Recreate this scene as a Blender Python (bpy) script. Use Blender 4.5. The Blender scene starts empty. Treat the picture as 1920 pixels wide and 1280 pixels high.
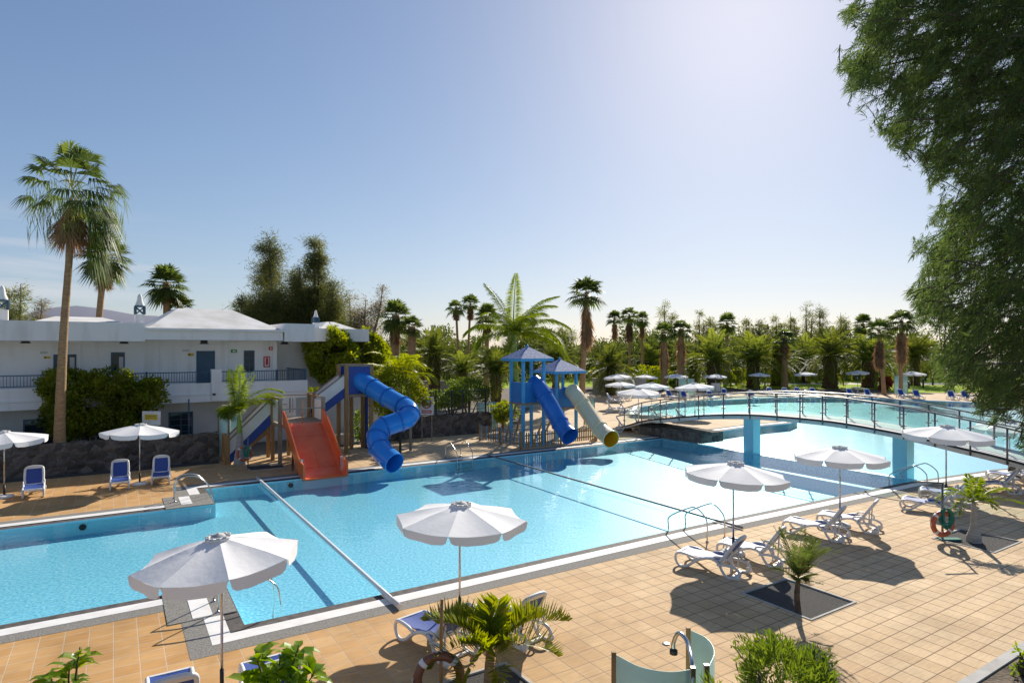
import bpy, math, random
import numpy as np
from mathutils import Vector, Matrix, geometry

SC = bpy.context.scene
C = SC.collection
rng = np.random.default_rng(7)
random.seed(7)
PI = math.pi
R = math.radians
FP, EYE, HY = 1170.0, 5.5, 653.0            # focal length in photo pixels, eye height, horizon row
U = np.array([.843, .538]); V = np.array([-.538, .843])   # along the pool / across the pool
UA = math.atan2(.538, .843)

def G(px, py, z=0.0):                        # photo pixel -> point at height z
    d = FP * (EYE - z) / (py - HY)
    return np.array([(px - 960) / FP * d, d, z])
def D(px, py, d):                            # photo pixel -> point at depth d
    return np.array([(px - 960) / FP * d, d, EYE - (py - HY) / FP * d])
def W(u, v, z=0.0):
    p = U * u + V * v
    return np.array([p[0], p[1], z])

# ------------------------------------------------------------------ mesh builder
class MB:
    def __init__(s): s.v = []; s.f = []; s.n = 0
    def add(s, v, f, m=0, smooth=False):
        v = np.asarray(v, float).reshape(-1, 3)
        if isinstance(f, np.ndarray):
            s.f.append((f + s.n, m, smooth))
        else:
            by = {}
            for q in f: by.setdefault(len(q), []).append(q)
            for k, q in by.items(): s.f.append((np.array(q, int) + s.n, m, smooth))
        s.v.append(v); s.n += len(v); return s
    def build(s, name, mats, parent=None):
        me = bpy.data.meshes.new(name)
        v = np.concatenate(s.v) if s.v else np.zeros((0, 3))
        me.vertices.add(len(v)); me.vertices.foreach_set('co', v.ravel())
        loops = np.concatenate([f.ravel() for f, m, q in s.f])
        sizes = np.concatenate([np.full(len(f), f.shape[1]) for f, m, q in s.f])
        mi = np.concatenate([np.full(len(f), m) for f, m, q in s.f])
        sm = np.concatenate([np.full(len(f), q) for f, m, q in s.f])
        me.loops.add(len(loops)); me.loops.foreach_set('vertex_index', loops)
        me.polygons.add(len(sizes))
        st = np.concatenate([[0], np.cumsum(sizes)[:-1]])
        me.polygons.foreach_set('loop_start', st); me.polygons.foreach_set('loop_total', sizes)
        me.polygons.foreach_set('material_index', mi); me.polygons.foreach_set('use_smooth', sm.astype(bool))
        for m in (mats if isinstance(mats, (list, tuple)) else [mats]): me.materials.append(m)
        me.update(calc_edges=True); me.validate()
        o = bpy.data.objects.new(name, me); C.objects.link(o)
        if parent is not None: o.parent = parent
        return o
    def box(s, a, b, m=0, T=None):
        x0, y0, z0 = a; x1, y1, z1 = b
        v = np.array([[x0,y0,z0],[x1,y0,z0],[x1,y1,z0],[x0,y1,z0],[x0,y0,z1],[x1,y0,z1],[x1,y1,z1],[x0,y1,z1]], float)
        if T is not None: v = T(v)
        return s.add(v, np.array([[0,3,2,1],[4,5,6,7],[0,1,5,4],[1,2,6,5],[2,3,7,6],[3,0,4,7]]), m)
    def bar(s, p, q, w, h, m=0, up=(0, 0, 1)):
        p = np.array(p, float); q = np.array(q, float); t = q - p; L = np.linalg.norm(t); t /= L
        up = np.array(up, float)
        if abs(t @ up) > .98: up = np.array([1., 0, 0])
        a = np.cross(t, up); a /= np.linalg.norm(a); b = np.cross(a, t)
        v = [o + a * x * w / 2 + b * y * h / 2 for o in (p, q) for x, y in ((-1,-1),(1,-1),(1,1),(-1,1))]
        return s.add(v, np.array([[0,3,2,1],[4,5,6,7],[0,1,5,4],[1,2,6,5],[2,3,7,6],[3,0,4,7]])[:, ::-1], m)
    def tube(s, pts, r, n=10, m=0, caps=True, closed=False, smooth=True):
        P = np.array(pts, float); k = len(P); r = np.broadcast_to(np.array(r, float), (k,))
        if closed: T = np.roll(P, -1, 0) - np.roll(P, 1, 0)
        else: T = np.gradient(P, axis=0)
        T /= np.linalg.norm(T, axis=1)[:, None] + 1e-9
        a = np.cross(T[0], [0, 0, 1.]);
        if np.linalg.norm(a) < .05: a = np.cross(T[0], [1., 0, 0])
        a /= np.linalg.norm(a); A = [a]
        for i in range(1, k):
            a = A[-1] - T[i] * (A[-1] @ T[i]); a /= np.linalg.norm(a); A.append(a)
        A = np.array(A); B = np.cross(T, A)
        an = np.arange(n) * 2 * PI / n
        v = (P[:, None] + r[:, None, None] * (A[:, None] * np.cos(an)[None, :, None] + B[:, None] * np.sin(an)[None, :, None])).reshape(-1, 3)
        f = []
        for i in range(k if closed else k - 1):
            j = (i + 1) % k
            for q in range(n):
                f.append((i*n+q, i*n+(q+1) % n, j*n+(q+1) % n, j*n+q))
        s.add(v, np.array(f), m, smooth)
        if caps and not closed:
            base = s.n - k * n
            s.f.append((np.array([list(range(base + n - 1, base - 1, -1))]), m, False))
            s.f.append((np.array([list(range(base + (k-1)*n, base + k*n))]), m, False))
        return s
    def lathe(s, prof, n=16, c=(0, 0, 0), m=0, smooth=True, ph=0.0):
        k = len(prof); an = np.arange(n) * 2 * PI / n + ph
        v = np.array([[c[0] + r*math.cos(a), c[1] + r*math.sin(a), c[2] + z] for r, z in prof for a in an])
        f = [(i*n+q, i*n+(q+1) % n, (i+1)*n+(q+1) % n, (i+1)*n+q) for i in range(k-1) for q in range(n)]
        return s.add(v, np.array(f), m, smooth)
    def prism(s, poly, z0, z1, m=0, T=None):
        n = len(poly)
        v = np.array([[x, y, z0] for x, y in poly] + [[x, y, z1] for x, y in poly], float)
        if T is not None: v = T(v)
        f = [tuple(range(n-1, -1, -1)), tuple(range(n, 2*n))] + [(i, (i+1) % n, n+(i+1) % n, n+i) for i in range(n)]
        return s.add(v, f, m)

def spline(pts, n=8):
    P = np.array(pts, float); P = np.vstack([2*P[0]-P[1], P, 2*P[-1]-P[-2]]); out = []
    for i in range(1, len(P)-2):
        for t in np.linspace(0, 1, n, endpoint=False):
            a, b, c, d = P[i-1:i+3]
            out.append(.5*((2*b)+(c-a)*t+(2*a-5*b+4*c-d)*t*t+(3*b-a-3*c+d)*t**3))
    out.append(P[-2]); return np.array(out)

def tag(o, label=None, cat=None, group=None, kind=None):
    if label: o['label'] = label
    if cat: o['category'] = cat
    if group: o['group'] = group
    if kind: o['kind'] = kind
    return o
def thing(name, label, cat, loc=(0, 0, 0), rz=0.0, group=None):
    o = bpy.data.objects.new(name, None); C.objects.link(o)
    o.location = tuple(loc); o.rotation_euler = (0, 0, rz); o.empty_display_size = .2
    return tag(o, label, cat, group)
def copy_tree(o, parent=None):
    c = o.copy(); C.objects.link(c)
    if parent is not None: c.parent = parent
    for ch in list(o.children): copy_tree(ch, c)
    return c

# ------------------------------------------------------------------ materials
def newmat(name):
    m = bpy.data.materials.new(name); m.use_nodes = True
    nt = m.node_tree; nt.nodes.clear(); return m, nt
def nd(nt, t, **kw):
    n = nt.nodes.new(t)
    for k, v in kw.items(): setattr(n, k, v)
    return n
def col(c): return (c[0], c[1], c[2], 1.0)
def noisecol(nt, c1, c2, scale, detail=4, lo=.35, hi=.65, coord='Object', stretch=None):
    tc = nd(nt, 'ShaderNodeTexCoord'); src = tc.outputs[coord]
    if stretch:
        mp = nd(nt, 'ShaderNodeMapping'); mp.inputs['Scale'].default_value = stretch
        nt.links.new(src, mp.inputs[0]); src = mp.outputs[0]
    no = nd(nt, 'ShaderNodeTexNoise'); no.inputs['Scale'].default_value = scale; no.inputs['Detail'].default_value = detail
    nt.links.new(src, no.inputs['Vector'])
    rp = nd(nt, 'ShaderNodeValToRGB'); e = rp.color_ramp.elements
    e[0].position = lo; e[0].color = col(c1); e[1].position = hi; e[1].color = col(c2)
    nt.links.new(no.outputs['Fac'], rp.inputs[0]); return rp, no, src
def pmat(name, c1, c2=None, scale=4, rough=.6, metal=0.0, bump=0.0, bscale=None, lo=.35, hi=.65, spec=.5, stretch=None, detail=4, trans=0.0, bdist=.01):
    m, nt = newmat(name); out = nd(nt, 'ShaderNodeOutputMaterial'); b = nd(nt, 'ShaderNodeBsdfPrincipled')
    b.inputs['Roughness'].default_value = rough; b.inputs['Metallic'].default_value = metal
    b.inputs['Specular IOR Level'].default_value = spec
    rp, no, src = noisecol(nt, c1, c2 or tuple(x*.85 for x in c1), scale, detail, lo, hi, stretch=stretch)
    nt.links.new(rp.outputs[0], b.inputs['Base Color'])
    if bump:
        n2 = nd(nt, 'ShaderNodeTexNoise'); n2.inputs['Scale'].default_value = bscale or scale*6; n2.inputs['Detail'].default_value = 5
        nt.links.new(src, n2.inputs['Vector'])
        bp = nd(nt, 'ShaderNodeBump'); bp.inputs['Strength'].default_value = bump; bp.inputs['Distance'].default_value = bdist
        nt.links.new(n2.outputs['Fac'], bp.inputs['Height']); nt.links.new(bp.outputs[0], b.inputs['Normal'])
    if trans:
        tl = nd(nt, 'ShaderNodeBsdfTranslucent'); nt.links.new(rp.outputs[0], tl.inputs[0])
        mx = nd(nt, 'ShaderNodeMixShader'); mx.inputs[0].default_value = trans
        nt.links.new(b.outputs[0], mx.inputs[1]); nt.links.new(tl.outputs[0], mx.inputs[2]); nt.links.new(mx.outputs[0], out.inputs[0])
    else: nt.links.new(b.outputs[0], out.inputs[0])
    return m
def leafmat(name, c1, c2, c3=None, scale=.8, trans=.45, rough=.5):
    """leaf clumps differ in hue by position and from plant to plant; light passes through"""
    m, nt = newmat(name); out = nd(nt, 'ShaderNodeOutputMaterial')
    rp, no, src = noisecol(nt, c1, c2, scale, 5, .32, .62)
    if c3:
        e = rp.color_ramp.elements.new(.75); e.color = col(c3)
    oi = nd(nt, 'ShaderNodeObjectInfo'); hs = nd(nt, 'ShaderNodeHueSaturation')
    mr = nd(nt, 'ShaderNodeMapRange'); mr.inputs['To Min'].default_value = .7; mr.inputs['To Max'].default_value = 1.25
    nt.links.new(oi.outputs['Random'], mr.inputs[0]); nt.links.new(mr.outputs[0], hs.inputs['Value']); nt.links.new(rp.outputs[0], hs.inputs['Color'])
    b = nd(nt, 'ShaderNodeBsdfPrincipled'); b.inputs['Roughness'].default_value = rough; b.inputs['Specular IOR Level'].default_value = .35
    nt.links.new(hs.outputs[0], b.inputs['Base Color'])
    tl = nd(nt, 'ShaderNodeBsdfTranslucent')
    br = nd(nt, 'ShaderNodeHueSaturation'); br.inputs['Value'].default_value = 1.5; br.inputs['Saturation'].default_value = 1.15; br.inputs['Hue'].default_value = .485
    nt.links.new(hs.outputs[0], br.inputs['Color']); nt.links.new(br.outputs[0], tl.inputs[0])
    mx = nd(nt, 'ShaderNodeMixShader'); mx.inputs[0].default_value = trans
    nt.links.new(b.outputs[0], mx.inputs[1]); nt.links.new(tl.outputs[0], mx.inputs[2]); nt.links.new(mx.outputs[0], out.inputs[0])
    return m

M = {}
M['white_wall'] = pmat('white_wall', (.70,.68,.65), (.82,.81,.80), 1.6, .85, bump=.15, bscale=30, stretch=(1,1,.22), lo=.28, hi=.5, detail=6)
M['shaded_wall_grey'] = pmat('shaded_wall_grey', (.52,.51,.50), (.60,.59,.58), 1.0, .85, bump=.15, bscale=30)  # white wall with shade mixed into its colour; plaques and curtains reuse it
M['roof_white'] = pmat('roof_white', (.64,.61,.56), (.82,.80,.77), .9, .8, bump=.2, bscale=14)
M['blue_joinery'] = pmat('blue_joinery', (.035,.085,.14), (.045,.10,.16), 3, .5)
M['dark_glass'] = pmat('dark_glass', (.012,.025,.035), (.02,.04,.055), 2, .08)
M['steel'] = pmat('steel', (.55,.55,.54), (.62,.62,.61), 6, .22, 1.0)
M['grey_steel'] = pmat('grey_steel', (.20,.19,.18), (.27,.26,.25), 8, .4, .8)
M['dark_metal'] = pmat('dark_metal', (.03,.035,.04), None, 6, .5, .5)
M['white_plastic'] = pmat('white_plastic', (.70,.69,.68), (.76,.75,.74), 5, .4)
M['blue_sling'] = pmat('blue_sling', (.025,.07,.30), (.035,.09,.38), 160, .55, bump=.2, bscale=300, trans=.12)
M['canopy'] = pmat('canopy', (.86,.85,.84), (.90,.89,.88), 2, .8, bump=.25, bscale=9, trans=.14, bdist=.02)
M['vent_ring'] = pmat('vent_ring', (.30,.29,.28), (.55,.54,.52), 25, .8)
M['concrete'] = pmat('concrete', (.40,.38,.35), (.52,.50,.47), 3, .9, bump=.3, bscale=40)
M['coping_gravel'] = pmat('coping_gravel', (.12,.115,.10), (.33,.31,.28), 34, .95, bump=.6, bscale=90, detail=8, lo=.3, hi=.72)
M['coping_white'] = pmat('coping_white', (.72,.70,.66), (.82,.80,.77), 3, .7, bump=.1)
M['slot_dark'] = pmat('slot_dark', (.05,.045,.04), (.12,.10,.09), 6, .8)
M['picon'] = pmat('picon', (.03,.028,.026), (.13,.122,.112), 55, .95, bump=1.0, bscale=120, detail=8, bdist=.03)
M['soil'] = pmat('soil', (.06,.045,.03), (.20,.15,.10), 2.5, .95, bump=.8, bscale=18, detail=8, bdist=.05)
M['ground'] = pmat('ground', (.12,.10,.075), (.22,.19,.15), .15, .95, bump=.3, bscale=6, detail=8)
M['lawn'] = pmat('lawn', (.26,.38,.025), (.38,.48,.04), .5, .95, spec=.05)
M['path'] = pmat('path', (.48,.43,.36), (.58,.53,.46), .4, .9)
M['bridge_white'] = pmat('bridge_white', (.66,.63,.58), (.74,.71,.67), 1.5, .8)
M['hill'] = pmat('hill', (.20,.21,.27), (.26,.26,.31), .002, .95)  # blue grey tint carries the distance haze; no air volume
M['wood'] = pmat('wood', (.28,.15,.055), (.42,.25,.10), 3, .7, stretch=(6,6,.6), bump=.3, bscale=14)
M['grey_wood'] = pmat('grey_wood', (.22,.16,.11), (.34,.26,.19), 3, .8, stretch=(6,6,.6), bump=.3, bscale=14)
M['panel_white'] = pmat('panel_white', (.70,.69,.67), (.76,.75,.73), 2, .5)
M['panel_blue'] = pmat('panel_blue', (.01,.05,.27), (.013,.065,.33), 2, .4)
M['tube_blue'] = pmat('tube_blue', (.02,.22,.66), (.03,.26,.74), 1.5, .16)
M['tube_blue2'] = pmat('tube_blue2', (.018,.14,.48), (.03,.17,.56), 1.5, .2)
M['tube_cream'] = pmat('tube_cream', (.90,.72,.42), (.92,.78,.50), 1.5, .25)
M['tube_yellow'] = pmat('tube_yellow', (.75,.38,.015), (.80,.45,.02), 1.5, .3)
M['orange'] = pmat('orange', (.74,.125,.03), (.82,.17,.04), 1.6, .3)
M['turret_blue'] = pmat('turret_blue', (.06,.33,.64), (.09,.40,.70), 2, .45)
M['turret_panel'] = pmat('turret_panel', (.02,.17,.46), (.03,.21,.54), 2, .4)
M['shingle'] = pmat('shingle', (.06,.12,.32), (.30,.36,.52), 9, .75, bump=.5, bscale=30, detail=8)
M['red'] = pmat('red', (.45,.03,.03), (.55,.05,.04), 3, .5)
M['red_ring'] = pmat('red_ring', (.40,.085,.03), (.50,.12,.05), 5, .45)
M['brown_ring'] = pmat('brown_ring', (.16,.06,.03), (.22,.085,.045), 5, .4)
M['green_rope'] = pmat('green_rope', (.01,.13,.10), (.03,.22,.17), 30, .8, bump=.6, bscale=60)
M['yellow'] = pmat('yellow', (.62,.43,.03), (.70,.50,.05), 4, .6)
M['white_sign'] = pmat('white_sign', (.78,.77,.76), None, 4, .5)
M['black'] = pmat('black', (.012,.012,.013), None, 4, .5)
M['green_sign'] = pmat('green_sign', (.02,.30,.08), None, 4, .5)
M['trunk_palm'] = pmat('trunk_palm', (.30,.17,.08), (.44,.28,.14), 2, .9, stretch=(2,2,9), bump=.6, bscale=8, bdist=.03)
M['trunk_grey'] = pmat('trunk_grey', (.30,.28,.25), (.42,.40,.37), 2, .85, stretch=(1,1,8), bump=.3, bscale=6)
M['trunk_date'] = pmat('trunk_date', (.07,.042,.025), (.17,.10,.055), 5, .95, bump=1.0, bscale=7, bdist=.12)
M['bark'] = pmat('bark', (.06,.045,.033), (.13,.10,.07), 6, .95, bump=.8, bscale=14, bdist=.03)
M['crownshaft'] = pmat('crownshaft', (.16,.26,.035), (.26,.36,.05), 2, .5)
M['thatch'] = leafmat('thatch', (.20,.125,.065), (.36,.235,.13), None, 2.5, 0.35, 0.9)
M['rachis'] = pmat('rachis', (.30,.30,.08), (.42,.38,.12), 3, .5)
M['fan_green'] = leafmat('fan_green', (.06,.095,.024), (.13,.175,.04), (.21,.24,.06), 0.7, 0.48, 0.5)
M['fan_dark'] = leafmat('fan_dark', (.075,.11,.03), (.14,.18,.042), None, 0.7, 0.5, 0.5)
M['date_green'] = leafmat('date_green', (.10,.135,.03), (.20,.235,.045), (.33,.30,.055), .5, .52, .5)
M['royal_green'] = leafmat('royal_green', (.13,.20,.018), (.24,.32,.025), (.38,.38,.04), 0.6, 0.52, 0.5)
M['areca_green'] = leafmat('areca_green', (.17,.24,.014), (.31,.34,.02), (.44,.40,.03), 0.8, 0.5, 0.5)
M['cas_green'] = leafmat('cas_green', (.13,.15,.05), (.23,.245,.08), (.30,.30,.11), 0.5, 0.5, 0.7)
M['cas_brown'] = leafmat('cas_brown', (.20,.175,.11), (.32,.28,.18), None, 0.5, 0.45, 0.8)
M['pine_green'] = leafmat('pine_green', (.04,.07,.025), (.12,.18,.05), (.22,.28,.09), 4.5, 0.5, 0.6)
M['ficus'] = leafmat('ficus', (.12,.165,.016), (.25,.29,.026), (.44,.42,.04), .9, .56, .5)
M['broad_green'] = leafmat('broad_green', (.14,.19,.018), (.28,.32,.025), (.44,.43,.035), 1.2, 0.5, 0.5)
M['bright_leaf'] = leafmat('bright_leaf', (.15,.26,.016), (.30,.42,.03), (.46,.50,.045), 5, 0.5, 0.35)
M['bush_leaf'] = leafmat('bush_leaf', (.11,.18,.03), (.22,.31,.05), (.36,.42,.08), 4, 0.45, 0.5)
M['wood_far'] = leafmat('wood_far', (.08,.115,.035), (.145,.18,.045), (.23,.24,.06), .12, .45, .95)
M['low_palm'] = leafmat('low_palm', (.16,.22,.018), (.34,.38,.028), (.62,.48,.06), 6, 0.5, 0.5)
M['yellow_flower'] = leafmat('yellow_flower', (.40,.30,.02), (.60,.42,.03), None, 3, .4)
M['red_leaf'] = leafmat('red_leaf', (.20,.05,.03), (.36,.12,.05), None, 3, .4)

def glassmat(name, tint, op, rough=.05):
    m, nt = newmat(name); out = nd(nt, 'ShaderNodeOutputMaterial')
    t = nd(nt, 'ShaderNodeBsdfTransparent'); t.inputs[0].default_value = col(tint)
    b = nd(nt, 'ShaderNodeBsdfPrincipled'); b.inputs['Roughness'].default_value = rough
    rp, no, src = noisecol(nt, tuple(x*.9 for x in tint), tint, 1.5); nt.links.new(rp.outputs[0], b.inputs['Base Color'])
    mx = nd(nt, 'ShaderNodeMixShader'); mx.inputs[0].default_value = op
    nt.links.new(t.outputs[0], mx.inputs[1]); nt.links.new(b.outputs[0], mx.inputs[2]); nt.links.new(mx.outputs[0], out.inputs[0])
    return m
M['clear_glass'] = glassmat('clear_glass', (.90,.965,.95), .04)
M['frost_glass'] = glassmat('frost_glass', (.74,.92,.84), .62, .25)

def tile_mat():
    m, nt = newmat('deck_tiles'); L = nt.links; out = nd(nt, 'ShaderNodeOutputMaterial'); b = nd(nt, 'ShaderNodeBsdfPrincipled')
    tc = nd(nt, 'ShaderNodeTexCoord'); mp = nd(nt, 'ShaderNodeMapping', vector_type='TEXTURE'); mp.inputs['Rotation'].default_value = (0, 0, UA)
    L.new(tc.outputs['Object'], mp.inputs[0])
    sp = nd(nt, 'ShaderNodeSeparateXYZ'); L.new(mp.outputs[0], sp.inputs[0])
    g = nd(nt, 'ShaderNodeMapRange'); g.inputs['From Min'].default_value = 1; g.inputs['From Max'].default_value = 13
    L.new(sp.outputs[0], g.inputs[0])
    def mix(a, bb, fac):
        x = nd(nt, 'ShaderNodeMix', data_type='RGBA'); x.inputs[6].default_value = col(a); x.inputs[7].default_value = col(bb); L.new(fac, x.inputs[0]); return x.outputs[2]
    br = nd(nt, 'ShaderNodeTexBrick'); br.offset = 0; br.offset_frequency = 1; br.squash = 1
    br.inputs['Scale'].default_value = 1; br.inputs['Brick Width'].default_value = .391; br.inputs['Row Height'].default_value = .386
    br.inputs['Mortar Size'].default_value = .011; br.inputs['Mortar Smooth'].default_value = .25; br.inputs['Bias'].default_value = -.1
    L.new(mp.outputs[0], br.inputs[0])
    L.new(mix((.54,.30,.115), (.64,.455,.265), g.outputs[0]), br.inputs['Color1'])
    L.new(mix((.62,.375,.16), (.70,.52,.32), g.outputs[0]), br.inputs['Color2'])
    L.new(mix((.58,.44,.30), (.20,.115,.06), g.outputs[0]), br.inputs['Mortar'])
    n1 = nd(nt, 'ShaderNodeTexNoise'); n1.inputs['Scale'].default_value = 1.1; n1.inputs['Detail'].default_value = 6; L.new(mp.outputs[0], n1.inputs['Vector'])
    mp2 = nd(nt, 'ShaderNodeMapping'); mp2.inputs['Scale'].default_value = (3, 22, 1); L.new(mp.outputs[0], mp2.inputs[0])
    n2 = nd(nt, 'ShaderNodeTexNoise'); n2.inputs['Scale'].default_value = 1.0; n2.inputs['Detail'].default_value = 4; L.new(mp2.outputs[0], n2.inputs['Vector'])
    ad = nd(nt, 'ShaderNodeMath', operation='ADD'); L.new(n1.outputs[0], ad.inputs[0]); L.new(n2.outputs[0], ad.inputs[1])
    r2 = nd(nt, 'ShaderNodeMapRange'); r2.inputs['From Min'].default_value = .7; r2.inputs['From Max'].default_value = 1.3; r2.inputs['To Min'].default_value = .82; r2.inputs['To Max'].default_value = 1.12
    L.new(ad.outputs[0], r2.inputs[0])
    hs = nd(nt, 'ShaderNodeHueSaturation'); L.new(br.outputs[0], hs.inputs['Color']); L.new(r2.outputs[0], hs.inputs['Value']); n3 = nd(nt, 'ShaderNodeTexNoise'); n3.inputs['Scale'].default_value = .38; n3.inputs['Detail'].default_value = 9; n3.inputs['Roughness'].default_value = .62; n3.inputs['Distortion'].default_value = .5; L.new(mp.outputs[0], n3.inputs['Vector'])
    r3 = nd(nt, 'ShaderNodeValToRGB'); e3 = r3.color_ramp.elements; e3[0].position = .36; e3[0].color = (.72,.70,.68,1); e3[1].position = .50; e3[1].color = (1,1,1,1); L.new(n3.outputs[0], r3.inputs[0])
    m3 = nd(nt, 'ShaderNodeMix', data_type='RGBA', blend_type='MULTIPLY'); m3.inputs[0].default_value = .55; L.new(hs.outputs[0], m3.inputs[6]); L.new(r3.outputs[0], m3.inputs[7]); L.new(m3.outputs[2], b.inputs['Base Color'])
    b.inputs['Roughness'].default_value = .8; b.inputs['Specular IOR Level'].default_value = .15
    bp = nd(nt, 'ShaderNodeBump'); bp.inputs['Strength'].default_value = .5; bp.inputs['Distance'].default_value = .004; bp.invert = True
    L.new(br.outputs['Fac'], bp.inputs['Height']); L.new(bp.outputs[0], b.inputs['Normal']); L.new(b.outputs[0], out.inputs[0]); return m
M['tiles'] = tile_mat()

def water_mat():
    m, nt = newmat('pool_water'); L = nt.links; out = nd(nt, 'ShaderNodeOutputMaterial')
    tc = nd(nt, 'ShaderNodeTexCoord')
    n1 = nd(nt, 'ShaderNodeTexNoise'); n1.inputs['Scale'].default_value = 3.2; n1.inputs['Detail'].default_value = 3; L.new(tc.outputs['Object'], n1.inputs['Vector'])
    n2 = nd(nt, 'ShaderNodeTexNoise'); n2.inputs['Scale'].default_value = .35; n2.inputs['Detail'].default_value = 2; L.new(tc.outputs['Object'], n2.inputs['Vector'])
    mu = nd(nt, 'ShaderNodeMath', operation='MULTIPLY'); L.new(n1.outputs[0], mu.inputs[0]); L.new(n2.outputs[0], mu.inputs[1])
    bp = nd(nt, 'ShaderNodeBump'); bp.inputs['Strength'].default_value = .34; bp.inputs['Distance'].default_value = .05; L.new(mu.outputs[0], bp.inputs['Height'])
    lw = nd(nt, 'ShaderNodeLayerWeight'); lw.inputs[0].default_value = .5; L.new(bp.outputs[0], lw.inputs['Normal'])
    pw = nd(nt, 'ShaderNodeMath', operation='POWER'); pw.inputs[1].default_value = 5; L.new(lw.outputs['Facing'], pw.inputs[0])
    fr = nd(nt, 'ShaderNodeMath', operation='MULTIPLY_ADD'); fr.inputs[1].default_value = .98; fr.inputs[2].default_value = .02; L.new(pw.outputs[0], fr.inputs[0])
    gl = nd(nt, 'ShaderNodeBsdfGlossy'); gl.inputs['Roughness'].default_value = .04; L.new(bp.outputs[0], gl.inputs['Normal'])
    t = nd(nt, 'ShaderNodeBsdfTransparent'); t.inputs[0].default_value = (.80, .965, .99, 1)
    mx = nd(nt, 'ShaderNodeMixShader'); L.new(fr.outputs[0], mx.inputs[0]); L.new(t.outputs[0], mx.inputs[1]); L.new(gl.outputs[0], mx.inputs[2]); L.new(mx.outputs[0], out.inputs[0]); return m
M['water'] = water_mat()
M['pool_tile'] = pmat('pool_tile', (.13,.48,.66), (.45,.80,.88), 14, .5, detail=10, lo=.34, hi=.66)  # mosaic speckle, contrast raised to paint ripple caustics as well
M['pylon_tile'] = pmat('pylon_tile', (.26,.62,.72), (.34,.70,.80), 30, .4)

def rock_mat():
    m, nt = newmat('lava_rock'); L = nt.links; out = nd(nt, 'ShaderNodeOutputMaterial'); b = nd(nt, 'ShaderNodeBsdfPrincipled'); b.inputs['Roughness'].default_value = .95
    tc = nd(nt, 'ShaderNodeTexCoord'); vo = nd(nt, 'ShaderNodeTexVoronoi'); vo.inputs['Scale'].default_value = 3.4; L.new(tc.outputs['Object'], vo.inputs['Vector'])
    rp = nd(nt, 'ShaderNodeValToRGB'); e = rp.color_ramp.elements; e[0].color = (.09,.078,.068,1); e[1].color = (.25,.215,.185,1)
    sp = nd(nt, 'ShaderNodeSeparateColor'); L.new(vo.outputs['Color'], sp.inputs[0]); L.new(sp.outputs[0], rp.inputs[0])
    n = nd(nt, 'ShaderNodeTexNoise'); n.inputs['Scale'].default_value = 14; n.inputs['Detail'].default_value = 6; L.new(tc.outputs['Object'], n.inputs['Vector'])
    mm = nd(nt, 'ShaderNodeMix', data_type='RGBA', blend_type='MULTIPLY'); mm.inputs[0].default_value = .7; L.new(rp.outputs[0], mm.inputs[6]); L.new(n.outputs[0], mm.inputs[7]); L.new(mm.outputs[2], b.inputs['Base Color'])
    vd = nd(nt, 'ShaderNodeTexVoronoi', feature='DISTANCE_TO_EDGE'); vd.inputs['Scale'].default_value = 3.4; L.new(tc.outputs['Object'], vd.inputs['Vector'])
    bp = nd(nt, 'ShaderNodeBump'); bp.inputs['Strength'].default_value = 1; bp.inputs['Distance'].default_value = .15; L.new(vd.outputs[0], bp.inputs['Height'])
    L.new(bp.outputs[0], b.inputs['Normal']); L.new(b.outputs[0], out.inputs[0]); return m
M['rock'] = rock_mat()
M['cas_bark'] = pmat('cas_bark', (.16,.13,.10), (.26,.22,.17), 6, .95)
M['pool_side'] = pmat('pool_side', (.36,.74,.83), (.52,.86,.92), 40, .5)

# ------------------------------------------------------------------ setting: ground, pool, deck
def fill(name, outer, holes, z, mat_, label=None, kind='structure'):
    vs = []; es = []
    for loop in [outer] + holes:
        k = len(vs); vs += [Vector((p[0], p[1])) for p in loop]; es += [(k+i, k+(i+1) % len(loop)) for i in range(len(loop))]
    r = geometry.delaunay_2d_cdt(vs, es, [], 0, 1e-5)
    def inside(p, poly):
        q = np.asarray(poly, float); x, y = q[:, 0], q[:, 1]; x2, y2 = np.roll(x, -1), np.roll(y, -1)
        return bool((((y > p[1]) != (y2 > p[1])) & (p[0] < (x2-x)*(p[1]-y)/np.where(y2 == y, 1e-12, y2-y)+x)).sum() % 2)
    fs = []
    for f in r[2]:
        c_ = sum((r[0][i] for i in f), Vector((0, 0)))/len(f)
        if inside(c_, outer) and not any(inside(c_, h) for h in holes): fs.append(tuple(f))
    o = MB().add(np.array([[p.x, p.y, z] for p in r[0]]), fs).build(name, mat_)
    if o.data.polygons and o.data.polygons[0].normal.z < 0: o.data.flip_normals()
    return tag(o, label, None, None, kind)
def wl(pts): return [tuple(W(u, v)[:2]) for u, v in pts]
pool = [(-45,15.98),(2.2,15.98),(2.2,13.38),(15,13.33),(27.4,12.95),(33.6,12.2),(45,9.2),(60,8.6),(72,14),(74,28),(70,38.4),(62.4,43),(51,44.6),(42,43.2),(37.3,38.7),
        (39.4,34.6),(43.6,32),(44.8,30.2),(44.2,28.6),(42,27.75),(37.3,27.9),(31.7,27.4),(20,27.1),(3.05,27.1),(3.05,24.35),(-45,24.35)]
def inset(poly, d):                            # offset outwards (polygon runs counter-clockwise)
    n = len(poly); out = []
    P = [np.array(p, float) for p in poly]
    for i in range(n):
        a = P[i]-P[i-1]; b = P[(i+1) % n]-P[i]; a /= np.linalg.norm(a); b /= np.linalg.norm(b)
        na = np.array([a[1], -a[0]]); nb = np.array([b[1], -b[0]]); m_ = na+nb; m_ /= np.linalg.norm(m_)
        k = d/max(.35, m_ @ na); out.append(tuple(P[i]+m_*k))
    return out
pool1 = inset(pool, .30); pool2 = inset(pool, .66); pool3 = inset(pool, 1.06)
PW = wl(pool)
WZ, FZ = -.045, -.50
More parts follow.
